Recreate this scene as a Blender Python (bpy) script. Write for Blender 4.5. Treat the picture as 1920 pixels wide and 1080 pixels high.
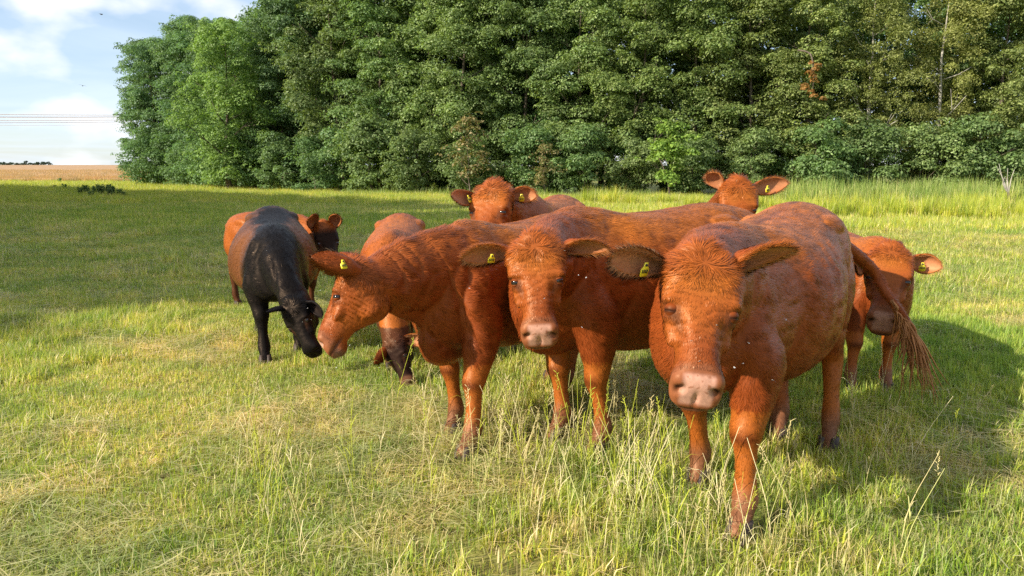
import bpy, math, random
import numpy as np
from mathutils import Vector, Matrix

for o in list(bpy.data.objects):
    bpy.data.objects.remove(o)
S = bpy.context.scene
COL = S.collection
random.seed(4)
RNG = np.random.default_rng(4)
PI = math.pi

# ------------------------------------------------------------------ camera
CAM_H = 1.6
PITCH = math.radians(8.85)
FPX = 1400.0                      # focal length in pixels of the 1920 px wide photograph
cam_d = bpy.data.cameras.new('camera')
cam_d.lens = 36 * FPX / 1920
cam_d.sensor_width = 36
cam_d.clip_start = 0.05
cam_d.clip_end = 4000
cam = bpy.data.objects.new('camera', cam_d)
COL.objects.link(cam)
cam.location = (0, 0, CAM_H)
cam.rotation_euler = (math.radians(90) - PITCH, 0, 0)
S.camera = cam

# ------------------------------------------------------------------ sky and sun
SUN_EL = 29.0
TRAVEL = np.array([0.865, 0.50])   # the way the light travels over the ground
az = math.atan2(-TRAVEL[0], -TRAVEL[1])
world = bpy.data.worlds.new('World')
S.world = world
world.use_nodes = True
nt = world.node_tree
nt.nodes.clear()
N = nt.nodes.new
L = nt.links.new
out = N('ShaderNodeOutputWorld')
sky = N('ShaderNodeTexSky')
sky.sky_type = 'NISHITA'
sky.sun_disc = False
sky.sun_elevation = math.radians(SUN_EL)
sky.sun_rotation = az
sky.air_density = 1.0
sky.dust_density = 0.5
sky.ozone_density = 2.5
bg = N('ShaderNodeBackground')
bg.inputs['Strength'].default_value = 0.099
# clouds: thin veil and a few cumulus, laid on a high plane through the view direction
tc = N('ShaderNodeTexCoord')
sep = N('ShaderNodeSeparateXYZ'); L(tc.outputs['Generated'], sep.inputs[0])
zc = N('ShaderNodeMath'); zc.operation = 'MAXIMUM'; L(sep.outputs['Z'], zc.inputs[0]); zc.inputs[1].default_value = 0.0
za = N('ShaderNodeMath'); za.operation = 'ADD'; L(zc.outputs[0], za.inputs[0]); za.inputs[1].default_value = 0.06
dx = N('ShaderNodeMath'); dx.operation = 'DIVIDE'; L(sep.outputs['X'], dx.inputs[0]); L(za.outputs[0], dx.inputs[1])
dy = N('ShaderNodeMath'); dy.operation = 'DIVIDE'; L(sep.outputs['Y'], dy.inputs[0]); L(za.outputs[0], dy.inputs[1])
cb = N('ShaderNodeCombineXYZ'); L(dx.outputs[0], cb.inputs[0]); L(dy.outputs[0], cb.inputs[1])
n1 = N('ShaderNodeTexNoise'); n1.inputs['Scale'].default_value = 0.42; n1.inputs['Detail'].default_value = 7; n1.inputs['Distortion'].default_value = 0.5
L(cb.outputs[0], n1.inputs['Vector'])
r1 = N('ShaderNodeValToRGB'); r1.color_ramp.elements[0].position = 0.30; r1.color_ramp.elements[1].position = 0.62
L(n1.outputs['Fac'], r1.inputs[0])
mp = N('ShaderNodeMapping'); mp.inputs['Scale'].default_value = (9, 9, 17); mp.inputs['Location'].default_value = (1.3, 0.4, 2.2)
L(tc.outputs['Generated'], mp.inputs['Vector'])
n2 = N('ShaderNodeTexNoise'); n2.inputs['Scale'].default_value = 1.0; n2.inputs['Detail'].default_value = 6; n2.inputs['Roughness'].default_value = 0.45
L(mp.outputs[0], n2.inputs['Vector'])
r2 = N('ShaderNodeValToRGB'); r2.color_ramp.elements[0].position = 0.50; r2.color_ramp.elements[1].position = 0.66
L(n2.outputs['Fac'], r2.inputs[0])
m1 = N('ShaderNodeMixRGB'); m1.inputs[2].default_value = (5.7, 6.5, 7.7, 1)
fm = N('ShaderNodeMath'); fm.operation = 'MULTIPLY_ADD'; fm.inputs[1].default_value = 0.55; fm.inputs[2].default_value = 0.12
L(r1.outputs[0], fm.inputs[0]); L(fm.outputs[0], m1.inputs[0]); L(sky.outputs[0], m1.inputs[1])
m2 = N('ShaderNodeMixRGB'); m2.inputs[2].default_value = (7.0, 7.1, 7.3, 1)
f2 = N('ShaderNodeMath'); f2.operation = 'MULTIPLY'; f2.inputs[1].default_value = 0.85
L(r2.outputs[0], f2.inputs[0]); L(f2.outputs[0], m2.inputs[0]); L(m1.outputs[0], m2.inputs[1])
L(m2.outputs[0], bg.inputs['Color'])
L(bg.outputs[0], out.inputs['Surface'])

sun_d = bpy.data.lights.new('sun', 'SUN')
sun_d.energy = 5.0
sun_d.angle = math.radians(0.55)
sun_d.color = (1.0, 0.92, 0.78)
sun = bpy.data.objects.new('sun', sun_d)
COL.objects.link(sun)
ce = math.cos(math.radians(SUN_EL)); se = math.sin(math.radians(SUN_EL))
LDIR = Vector((TRAVEL[0] * ce, TRAVEL[1] * ce, -se)).normalized()
sun.rotation_euler = LDIR.to_track_quat('-Z', 'Y').to_euler()
sun.location = (-20, -10, 30)

S.view_settings.view_transform = 'Standard'
S.view_settings.look = 'None'
S.view_settings.exposure = 0.78
S.view_settings.gamma = 1
S.view_settings.use_curve_mapping = False
S.render.engine = 'CYCLES'
S.cycles.max_bounces = 5
S.cycles.diffuse_bounces = 3
S.cycles.glossy_bounces = 2
S.cycles.transmission_bounces = 3
S.cycles.transparent_max_bounces = 4
S.cycles.use_denoising = False
S.cycles.sample_clamp_indirect = 3.0
S.cycles.use_adaptive_sampling = True
S.cycles.adaptive_threshold = 0.008
S.cycles.adaptive_min_samples = 48


# ------------------------------------------------------------------ helpers
def ray(px, py, depth):
    """world point that stands `depth` metres before the camera and shows at that pixel of the 1920x1080 frame"""
    xx = (px - 960) / FPX * depth
    vv = (540 - py) / FPX * depth
    cp, sp = math.cos(PITCH), math.sin(PITCH)
    return np.array([xx, depth * cp + vv * sp, CAM_H - depth * sp + vv * cp])


def nrm(a):
    a = np.asarray(a, float)
    n = np.linalg.norm(a, axis=-1, keepdims=True)
    return a / np.maximum(n, 1e-9)


def tag(o, label=None, cat=None, group=None, kind=None):
    if label: o['label'] = label
    if cat: o['category'] = cat
    if group: o['group'] = group
    if kind: o['kind'] = kind
    return o


def raw_mesh(name, v, faces, mat=None, smooth=True, attrs=None):
    """faces: one array of shape (n, 3) or (n, 4), or a list of such arrays"""
    if not isinstance(faces, (list, tuple)):
        faces = [faces]
    faces = [np.asarray(f, np.int32) for f in faces if len(f)]
    me = bpy.data.meshes.new(name)
    v = np.asarray(v, np.float32)
    me.vertices.add(len(v))
    me.vertices.foreach_set('co', v.ravel())
    nl = sum(f.size for f in faces)
    npoly = sum(len(f) for f in faces)
    me.loops.add(nl)
    me.loops.foreach_set('vertex_index', np.concatenate([f.ravel() for f in faces]))
    me.polygons.add(npoly)
    tot = np.concatenate([np.full(len(f), f.shape[1], np.int32) for f in faces])
    st = np.concatenate([[0], np.cumsum(tot)[:-1]]).astype(np.int32)
    me.polygons.foreach_set('loop_start', st)
    me.polygons.foreach_set('loop_total', tot)
    me.update(calc_edges=True)
    if smooth:
        me.polygons.foreach_set('use_smooth', np.ones(npoly, bool))
    if attrs:
        for k, (typ, arr) in attrs.items():
            a = me.attributes.new(k, typ, 'POINT')
            key = {'FLOAT': 'value', 'FLOAT_VECTOR': 'vector', 'FLOAT_COLOR': 'color', 'INT': 'value'}[typ]
            if typ == 'FLOAT_COLOR' and arr.shape[1] == 3:
                arr = np.concatenate([arr, np.ones((len(arr), 1))], 1)
            a.data.foreach_set(key, np.ascontiguousarray(arr, np.int32 if typ == 'INT' else np.float32).ravel())
    if mat:
        me.materials.append(mat)
    return me


def link(name, me, parent=None, loc=(0, 0, 0)):
    o = bpy.data.objects.new(name, me)
    COL.objects.link(o)
    o.location = loc
    if parent is not None:
        o.parent = parent
    return o


def catmull(xs, ys, q):
    """smooth interpolation of rows ys at xs, sampled at q"""
    xs = np.asarray(xs, float); ys = np.asarray(ys, float)
    if ys.ndim == 1: ys = ys[:, None]
    n = len(xs)
    m = np.zeros_like(ys)
    for i in range(n):
        a = max(i - 1, 0); b = min(i + 1, n - 1)
        m[i] = (ys[b] - ys[a]) / (xs[b] - xs[a])
    q = np.asarray(q, float)
    k = np.clip(np.searchsorted(xs, q, side='right') - 1, 0, n - 2)
    h = (xs[k + 1] - xs[k])[:, None]
    t = ((q - xs[k]) / (xs[k + 1] - xs[k]))[:, None]
    return ((2 * t**3 - 3 * t**2 + 1) * ys[k] + (t**3 - 2 * t**2 + t) * h * m[k]
            + (-2 * t**3 + 3 * t**2) * ys[k + 1] + (t**3 - t**2) * h * m[k + 1])


def loft(rings):
    """closed tube through rings (n, m, 3) with capped ends"""
    rings = np.asarray(rings, float)
    n, m, _ = rings.shape
    v = rings.reshape(-1, 3)
    v = np.concatenate([v, rings[0].mean(0)[None], rings[-1].mean(0)[None]])
    i = np.arange(n - 1)[:, None] * m
    j = np.arange(m)[None]
    jn = (j + 1) % m
    q = np.stack([i + j, i + jn, i + m + jn, i + m + j], -1).reshape(-1, 4)
    c0, c1 = n * m, n * m + 1
    j = np.arange(m)
    t0 = np.stack([np.full(m, c0), (j + 1) % m, j], -1)
    t1 = np.stack([np.full(m, c1), (n - 1) * m + j, (n - 1) * m + (j + 1) % m], -1)
    return v, q, np.concatenate([t0, t1])


def join(parts):
    vs, qs, ts, off = [], [], [], 0
    for v, q, t in parts:
        vs.append(v); qs.append(q + off); ts.append(t + off)
        off += len(v)
    return np.concatenate(vs), np.concatenate(qs), np.concatenate(ts)


def tube(path, ra, rb=None, lateral=(0, 1, 0), m=20, k=6, power=1.0):
    """tube along path points; ra across `lateral`, rb across the third axis"""
    path = np.asarray(path, float)
    rb = ra if rb is None else rb
    xs = np.arange(len(path))
    q = np.linspace(0, len(path) - 1, (len(path) - 1) * k + 1)
    P = catmull(xs, path, q)
    A = catmull(xs, ra, q)[:, 0]; B = catmull(xs, rb, q)[:, 0]
    T = nrm(np.gradient(P, axis=0))
    lat = np.asarray(lateral, float)
    if lat.ndim == 1:
        lat = np.repeat(lat[None], len(P), 0)
    else:
        lat = catmull(np.linspace(0, len(path) - 1, len(lat)), lat, q)
    lat = nrm(lat - (lat * T).sum(1, keepdims=True) * T)
    up = np.cross(T, lat)
    th = np.linspace(0, 2 * PI, m, endpoint=False)
    c = np.sign(np.cos(th)) * np.abs(np.cos(th))**power
    s = np.sign(np.sin(th)) * np.abs(np.sin(th))**power
    r = P[:, None] + lat[:, None] * (s[None, :, None] * A[:, None, None]) + up[:, None] * (c[None, :, None] * B[:, None, None])
    return loft(r)


def ball(c, r, axes=None, m=16):
    c = np.asarray(c, float); r = np.asarray(r, float) * np.ones(3)
    ph = np.linspace(0.12, PI - 0.12, 10)
    th = np.linspace(0, 2 * PI, m, endpoint=False)
    d = np.stack([np.sin(ph)[:, None] * np.cos(th), np.sin(ph)[:, None] * np.sin(th), np.cos(ph)[:, None] * np.ones(m)], -1) * r
    if axes is not None:
        d = d @ np.asarray(axes)
    return loft(c + d)


def vnoise(x, y, z=None, seed=0):
    """value noise, vectorised, 0..1"""
    if z is None: z = np.zeros_like(x)
    def h(i, j, k):
        n = (i * 374761393 + j * 668265263 + k * 2147483647 + seed * 1274126177) & 0xffffffff
        n = ((n ^ (n >> 13)) * 1274126177) & 0xffffffff
        return ((n ^ (n >> 16)) & 0xffff) / 65535.0
    xi = np.floor(x).astype(np.int64); yi = np.floor(y).astype(np.int64); zi = np.floor(z).astype(np.int64)
    fx = x - xi; fy = y - yi; fz = z - zi
    fx = fx * fx * (3 - 2 * fx); fy = fy * fy * (3 - 2 * fy); fz = fz * fz * (3 - 2 * fz)
    r = 0
    for a in (0, 1):
        for b in (0, 1):
            for c in (0, 1):
                r = r + h(xi + a, yi + b, zi + c) * (fx if a else 1 - fx) * (fy if b else 1 - fy) * (fz if c else 1 - fz)
    return r


def gz(x, y):
    """height of the land"""
    x = np.asarray(x, float); y = np.asarray(y, float)
    near = 0.035 * (vnoise(x * 0.55 + 9, y * 0.55 + 4) - 0.5) + 0.015 * (vnoise(x * 2.1, y * 2.1 + 7) - 0.5)
    rise = np.clip(y - 92, 0, 320) * 0.0146
    return near * np.clip(y / 3, 0.4, 1) + rise


def smooth01(x, a, b):
    t = np.clip((x - a) / (b - a), 0, 1)
    return t * t * (3 - 2 * t)


# ------------------------------------------------------------------ materials
def mat_new(name):
    m = bpy.data.materials.new(name)
    m.use_nodes = True
    n = m.node_tree
    n.nodes.clear()
    o = n.nodes.new('ShaderNodeOutputMaterial')
    return m, n, o


def mat_plain(name, col, rough=0.6, spec=0.4, noise=0.0, nscale=20.0, bump=0.0):
    m, n, o = mat_new(name)
    b = n.nodes.new('ShaderNodeBsdfPrincipled')
    b.inputs['Base Color'].default_value = (*col, 1)
    b.inputs['Roughness'].default_value = rough
    b.inputs['Specular IOR Level'].default_value = spec
    n.links.new(b.outputs[0], o.inputs[0])
    if noise or bump:
        t = n.nodes.new('ShaderNodeTexNoise'); t.inputs['Scale'].default_value = nscale; t.inputs['Detail'].default_value = 5
        g = n.nodes.new('ShaderNodeTexCoord'); n.links.new(g.outputs['Object'], t.inputs['Vector'])
        if noise:
            r = n.nodes.new('ShaderNodeValToRGB')
            r.color_ramp.elements[0].position = 0.3; r.color_ramp.elements[1].position = 0.7
            r.color_ramp.elements[0].color = (*[c * (1 - noise) for c in col], 1)
            r.color_ramp.elements[1].color = (*[min(1, c * (1 + noise)) for c in col], 1)
            n.links.new(t.outputs['Fac'], r.inputs[0]); n.links.new(r.outputs[0], b.inputs['Base Color'])
        if bump:
            bp = n.nodes.new('ShaderNodeBump'); bp.inputs['Strength'].default_value = bump; bp.inputs['Distance'].default_value = 0.01
            n.links.new(t.outputs['Fac'], bp.inputs['Height']); n.links.new(bp.outputs[0], b.inputs['Normal'])
    return m


def mat_coat(name, strands):
    m, n, o = mat_new(name)
    b = n.nodes.new('ShaderNodeBsdfPrincipled')
    a = n.nodes.new('ShaderNodeAttribute'); a.attribute_name = 'coat'
    b.inputs['Roughness'].default_value = 0.38
    lu = n.nodes.new('ShaderNodeRGBToBW'); ml = n.nodes.new('ShaderNodeMapRange'); ml.inputs['From Max'].default_value = 0.08; ml.inputs['To Min'].default_value = 0.12; ml.inputs['To Max'].default_value = 0.38
    b.inputs['Specular Tint'].default_value = (1.0, 0.66, 0.42, 1)
    n.links.new(a.outputs['Color'], lu.inputs[0]); n.links.new(lu.outputs[0], ml.inputs[0]); n.links.new(ml.outputs[0], b.inputs['Specular IOR Level'])
    b.inputs['Sheen Weight'].default_value = 0.0
    b.inputs['Sheen Roughness'].default_value = 0.4
    b.inputs['Sheen Tint'].default_value = (1, 0.75, 0.6, 1)
    if strands:
        n.links.new(a.outputs['Color'], b.inputs['Base Color'])
        an = n.nodes.new('ShaderNodeAttribute'); an.attribute_name = 'nrm'
        vt = n.nodes.new('ShaderNodeVectorTransform'); vt.vector_type = 'NORMAL'; vt.convert_from = 'OBJECT'; vt.convert_to = 'WORLD'
        n.links.new(an.outputs['Vector'], vt.inputs[0]); n.links.new(vt.outputs[0], b.inputs['Normal'])
    else:
        w = n.nodes.new('ShaderNodeAttribute'); w.attribute_name = 'wet'
        tcn = n.nodes.new('ShaderNodeTexCoord')
        t = n.nodes.new('ShaderNodeTexNoise'); t.inputs['Scale'].default_value = 90; t.inputs['Detail'].default_value = 3
        mpn = n.nodes.new('ShaderNodeMapping'); mpn.inputs['Scale'].default_value = (0.35, 1, 0.6)
        n.links.new(tcn.outputs['Object'], mpn.inputs[0]); n.links.new(mpn.outputs[0], t.inputs['Vector'])
        r = n.nodes.new('ShaderNodeMixRGB'); r.blend_type = 'MULTIPLY'; r.inputs[0].default_value = 1
        rr = n.nodes.new('ShaderNodeMapRange'); rr.inputs['To Min'].default_value = 0.72; rr.inputs['To Max'].default_value = 1.2
        n.links.new(t.outputs['Fac'], rr.inputs[0])
        n.links.new(a.outputs['Color'], r.inputs[1]); n.links.new(rr.outputs[0], r.inputs[2])
        n.links.new(r.outputs[0], b.inputs['Base Color'])
        bp = n.nodes.new('ShaderNodeBump'); bp.inputs['Strength'].default_value = 0.12; bp.inputs['Distance'].default_value = 0.005
        n.links.new(t.outputs['Fac'], bp.inputs['Height']); n.links.new(bp.outputs[0], b.inputs['Normal'])
        mr = n.nodes.new('ShaderNodeMapRange'); mr.inputs['To Min'].default_value = 0.5; mr.inputs['To Max'].default_value = 0.40
        n.links.new(w.outputs['Fac'], mr.inputs[0]); n.links.new(mr.outputs[0], b.inputs['Roughness'])
    n.links.new(b.outputs[0], o.inputs[0])
    return m


def mat_leafy(name, trans=0.35, rough=0.5, spec=0.25, objvar=0.0, patchy=0.0):
    """colour from the vertex attribute `tint`, thin and partly translucent"""
    m, n, o = mat_new(name)
    a = n.nodes.new('ShaderNodeAttribute'); a.attribute_name = 'tint'
    col = a.outputs['Color']
    if objvar:
        oi = n.nodes.new('ShaderNodeObjectInfo')
        h = n.nodes.new('ShaderNodeHueSaturation')
        mr = n.nodes.new('ShaderNodeMapRange'); mr.inputs['To Min'].default_value = 1 - objvar; mr.inputs['To Max'].default_value = 1 + objvar
        n.links.new(oi.outputs['Random'], mr.inputs[0]); n.links.new(mr.outputs[0], h.inputs['Value'])
        mh = n.nodes.new('ShaderNodeMath'); mh.operation = 'MULTIPLY'; mh.inputs[1].default_value = 7.31
        fr = n.nodes.new('ShaderNodeMath'); fr.operation = 'FRACT'
        m3 = n.nodes.new('ShaderNodeMapRange'); m3.inputs['To Min'].default_value = 0.485; m3.inputs['To Max'].default_value = 0.512
        n.links.new(oi.outputs['Random'], mh.inputs[0]); n.links.new(mh.outputs[0], fr.inputs[0]); n.links.new(fr.outputs[0], m3.inputs[0])
        n.links.new(m3.outputs[0], h.inputs['Hue'])
        n.links.new(col, h.inputs['Color'])
        oc = n.nodes.new('ShaderNodeMixRGB'); oc.blend_type = 'MULTIPLY'; oc.inputs[0].default_value = 1
        n.links.new(h.outputs[0], oc.inputs[1]); n.links.new(oi.outputs['Color'], oc.inputs[2])
        col = oc.outputs[0]
    if patchy:
        ge = n.nodes.new('ShaderNodeNewGeometry')
        for sc_, lo, hi in ((0.55, (0.80, 0.88, 0.80, 1), (1.14, 1.06, 1.08, 1)), (2.6, (0.78, 0.88, 0.80, 1), (1.15, 1.08, 1.10, 1))):
            tn = n.nodes.new('ShaderNodeTexNoise'); tn.inputs['Scale'].default_value = sc_; tn.inputs['Detail'].default_value = 3
            n.links.new(ge.outputs['Position'], tn.inputs['Vector'])
            rp = n.nodes.new('ShaderNodeValToRGB'); rp.color_ramp.elements[0].position = 0.38; rp.color_ramp.elements[1].position = 0.60
            rp.color_ramp.elements[0].color = lo; rp.color_ramp.elements[1].color = hi
            n.links.new(tn.outputs['Fac'], rp.inputs[0])
            ml = n.nodes.new('ShaderNodeMixRGB'); ml.blend_type = 'MULTIPLY'; ml.inputs[0].default_value = patchy
            n.links.new(col, ml.inputs[1]); n.links.new(rp.outputs[0], ml.inputs[2]); col = ml.outputs[0]
    b = n.nodes.new('ShaderNodeBsdfPrincipled')
    b.inputs['Roughness'].default_value = rough
    b.inputs['Specular IOR Level'].default_value = spec
    t = n.nodes.new('ShaderNodeBsdfTranslucent')
    br = n.nodes.new('ShaderNodeMixRGB'); br.blend_type = 'MULTIPLY'; br.inputs[0].default_value = 1; br.inputs[2].default_value = (1.25, 1.3, 0.6, 1)
    n.links.new(col, b.inputs['Base Color']); n.links.new(col, br.inputs[1]); n.links.new(br.outputs[0], t.inputs['Color'])
    mx = n.nodes.new('ShaderNodeMixShader'); mx.inputs[0].default_value = trans
    n.links.new(b.outputs[0], mx.inputs[1]); n.links.new(t.outputs[0], mx.inputs[2])
    n.links.new(mx.outputs[0], o.inputs[0])
    return m


M_COAT = mat_coat('cattle_coat', False)
M_FUR = mat_coat('cattle_fur', True)
M_EYE = mat_plain('eye_gloss', (0.012, 0.008, 0.006), 0.08, 0.6)
M_HOOF = mat_plain('hoof_horn', (0.06, 0.04, 0.03), 0.6, 0.3, 0.4, 30, 0.3)
M_TAG = mat_plain('yellow_tag', (0.85, 0.68, 0.03), 0.4, 0.5)
M_INK = mat_plain('black_print', (0.02, 0.02, 0.02), 0.6, 0.3)
# ------------------------------------------------------------------ cattle
# x, z top, z bottom, half width, height of the widest point, exponent that sharpens the ridge
TORSO = np.array([
    (-0.90, 1.10, 0.95, 0.05, 1.02, 1.0),
    (-0.87, 1.17, 0.84, 0.13, 1.02, 0.9),
    (-0.80, 1.23, 0.72, 0.20, 1.03, 0.9),
    (-0.68, 1.265, 0.62, 0.245, 1.02, 0.95),
    (-0.52, 1.285, 0.57, 0.275, 0.99, 1.0),
    (-0.40, 1.280, 0.54, 0.29, 0.94, 0.95),
    (-0.20, 1.255, 0.505, 0.33, 0.86, 0.85),
    (0.02, 1.245, 0.47, 0.35, 0.84, 0.85),
    (0.22, 1.255, 0.47, 0.335, 0.85, 0.95),
    (0.38, 1.285, 0.49, 0.285, 0.86, 1.1),
    (0.52, 1.295, 0.51, 0.255, 0.86, 1.2),
    (0.66, 1.265, 0.53, 0.235, 0.86, 1.15),
    (0.78, 1.19, 0.56, 0.195, 0.86, 1.0),
    (0.86, 1.08, 0.62, 0.14, 0.85, 1.0),
    (0.91, 0.98, 0.72, 0.06, 0.85, 1.0)])

# along the face: u, dorsal, ventral, half width, height of the widest point
HEAD = np.array([
    (-0.045, -0.055, -0.115, 0.035, -0.085),
    (-0.030, -0.020, -0.140, 0.065, -0.075),
    (0.000, 0.008, -0.165, 0.085, -0.065),
    (0.040, 0.022, -0.190, 0.098, -0.055),
    (0.090, 0.026, -0.228, 0.108, -0.045),
    (0.140, 0.022, -0.255, 0.114, -0.040),
    (0.190, 0.014, -0.256, 0.112, -0.042),
    (0.235, 0.007, -0.238, 0.100, -0.052),
    (0.290, 0.002, -0.196, 0.079, -0.064),
    (0.340, -0.002, -0.164, 0.064, -0.070),
    (0.390, -0.006, -0.148, 0.063, -0.074),
    (0.430, -0.008, -0.144, 0.070, -0.076),
    (0.465, -0.012, -0.142, 0.073, -0.080),
    (0.494, -0.022, -0.134, 0.068, -0.082),
    (0.510, -0.040, -0.120, 0.050, -0.085)])


def torso_mesh(belly=1.0, width=1.0):
    q = np.linspace(-0.90, 0.91, 70)
    T = catmull(TORSO[:, 0], TORSO[:, 1:], q)
    th = np.linspace(0, 2 * PI, 48, endpoint=False)
    rings = []
    for x, (zt, zb, hw, zw, ex) in zip(q, T):
        c, s = np.cos(th), np.sin(th)
        hw = max(hw, 0.02) * (1 + (width - 1) * math.exp(-((x - 0.0) / 0.5)**2))
        zb2 = zb - 0.07 * (belly - 1) * math.exp(-((x - 0.0) / 0.45)**2)
        y = hw * np.sign(s) * np.abs(s)**np.where(c > 0, ex, 0.9)
        z = np.where(c > 0, zw + (zt - zw) * np.abs(c)**0.95, zw - (zw - zb2) * np.abs(c)**0.95)
        rings.append(np.stack([np.full_like(y, x), y, z], -1))
    return loft(rings)


def head_mesh(O, u, v, w, hs):
    q = np.linspace(-0.045, 0.508, 54)
    T = catmull(HEAD[:, 0], HEAD[:, 1:], q)
    th = np.linspace(0, 2 * PI, 44, endpoint=False)
    R = np.array([u, v, w]) * hs
    rings = []
    for uu, (wt, wb, hw, wm) in zip(q, T):
        c, s = np.cos(th), np.sin(th)
        jaw = 0.42 * smooth01(uu, -0.02, 0.1) * (1 - smooth01(uu, 0.34, 0.46))
        y = hw * np.sign(s) * np.abs(s)**0.80
        y = y * (1 - jaw * np.clip(-c, 0, 1)**1.2)
        ext = 0.72 + 0.30 * smooth01(uu, 0.20, 0.32) * (1 - smooth01(uu, 0.40, 0.46))
        z = np.where(c > 0, wm + (wt - wm) * np.abs(c)**ext, wm - (wm - wb) * np.abs(c)**0.85)
        ub = uu - 0.60 * (z + 0.080) * smooth01(uu, 0.36, 0.49)
        rings.append(O + np.stack([ub, y, z], -1) @ R)
    parts = [loft(rings)]
    ax = np.array([u, v, w])
    P = lambda a, b, c: O + np.array([a, b, c]) @ R
    for sg in (-1, 1):
        parts.append(ball(P(0.165, sg * 0.082, -0.018), np.array([0.058, 0.024, 0.026]) * hs, ax))   # brow
        parts.append(ball(P(0.265, sg * 0.076, -0.066), np.array([0.075, 0.018, 0.022]) * hs, ax))   # cheek bone
        parts.append(ball(P(0.190, sg * 0.050, -0.165), np.array([0.075, 0.036, 0.065]) * hs, ax))   # jaw muscle
        parts.append(ball(P(0.452, sg * 0.045, -0.055), np.array([0.034, 0.030, 0.032]) * hs, ax))   # nostril wing
    parts.append(ball(P(0.462, 0, -0.142), np.array([0.045, 0.050, 0.022]) * hs, ax))                 # chin
    parts.append(ball(P(0.000, 0, -0.015), np.array([0.050, 0.065, 0.045]) * hs, ax))                 # poll
    return parts


def leg_front(y, dx, dy, bend, sg):
    sh = lambda z: np.clip((0.98 - z) / 0.98, 0, 1)**1.0
    J = [(0.50, 0.130, 1.12, 0.060, 0.16), (0.58, 0.160, 0.97, 0.070, 0.15), (0.61, 0.174, 0.83, 0.084, 0.128),
         (0.55, 0.180, 0.69, 0.104, 0.130), (0.54, 0.168, 0.56, 0.090, 0.104), (0.54, 0.158, 0.46, 0.070, 0.074),
         (0.550, 0.150, 0.385, 0.063, 0.064), (0.540, 0.150, 0.32, 0.045, 0.048), (0.53, 0.150, 0.22, 0.040, 0.043),
         (0.525, 0.150, 0.135, 0.053, 0.056), (0.55, 0.150, 0.085, 0.044, 0.045), (0.575, 0.150, 0.035, 0.050, 0.056), (0.58, 0.150, 0.005, 0.048, 0.058)]
    path, ra, rb = [], [], []
    for (x, yy, z, a, b) in J:
        k = sh(z)
        kb = bend * math.exp(-((z - 0.40) / 0.16)**2)
        lift = 0
        path.append((x + dx * k + kb, sg * yy + dy * k, z + lift)); ra.append(a); rb.append(b)
    return tube(path, ra, rb, m=22, k=5), (0.575 + dx, sg * 0.15 + dy)


def leg_hind(y, dx, dy, sg):
    sh = lambda z: np.clip((1.0 - z) / 1.0, 0, 1)
    J = [(-0.64, 0.120, 1.12, 0.07, 0.17), (-0.66, 0.150, 0.98, 0.105, 0.20), (-0.64, 0.165, 0.84, 0.115, 0.20),
         (-0.62, 0.165, 0.72, 0.100, 0.155), (-0.65, 0.158, 0.61, 0.075, 0.105), (-0.70, 0.150, 0.52, 0.060, 0.082),
         (-0.745, 0.148, 0.45, 0.052, 0.070), (-0.745, 0.148, 0.38, 0.047, 0.058), (-0.735, 0.148, 0.27, 0.043, 0.047),
         (-0.725, 0.148, 0.145, 0.052, 0.056), (-0.70, 0.148, 0.090, 0.043, 0.045), (-0.675, 0.148, 0.035, 0.049, 0.056), (-0.67, 0.148, 0.005, 0.047, 0.058)]
    path, ra, rb = [], [], []
    for (x, yy, z, a, b) in J:
        k = sh(z)
        path.append((x + dx * k, sg * yy + dy * k, z)); ra.append(a); rb.append(b)
    return tube(path, ra, rb, m=22, k=5), (-0.675 + dx, sg * 0.148 + dy)


def remesh(v, q, t, vox):
    me = raw_mesh('tmp', v, [q, t])
    ob = bpy.data.objects.new('tmp', me)
    COL.objects.link(ob)
    md = ob.modifiers.new('r', 'REMESH')
    md.mode = 'VOXEL'; md.voxel_size = vox; md.adaptivity = 0
    dg = bpy.context.evaluated_depsgraph_get()
    ev = ob.evaluated_get(dg).to_mesh()
    V = np.empty(len(ev.vertices) * 3, np.float32); ev.vertices.foreach_get('co', V)
    F = np.empty(len(ev.loops), np.int32); ev.loops.foreach_get('vertex_index', F)
    V = V.reshape(-1, 3).astype(float); F = F.reshape(-1, 4)
    bpy.data.objects.remove(ob); bpy.data.meshes.remove(me)
    return V, F


def lap(V, F, it, lam=0.5, mask=None):
    n = len(V)
    a = np.concatenate([F[:, 0], F[:, 1], F[:, 2], F[:, 3]]); b = np.concatenate([F[:, 1], F[:, 2], F[:, 3], F[:, 0]])
    deg = np.maximum(np.bincount(a, minlength=n), 1)
    deg2 = deg + np.bincount(b, minlength=n)
    for _ in range(it):
        acc = np.stack([np.bincount(a, V[b, k], n) + np.bincount(b, V[a, k], n) for k in range(3)], -1) / deg2[:, None]
        V = V + lam * (acc - V) * (1 if mask is None else mask[:, None])
    return V


def vnormals(V, F):
    fn = np.cross(V[F[:, 2]] - V[F[:, 0]], V[F[:, 3]] - V[F[:, 1]])
    n = np.stack([sum(np.bincount(F[:, k], fn[:, c], len(V)) for k in range(4)) for c in range(3)], -1)
    return nrm(n)


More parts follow.
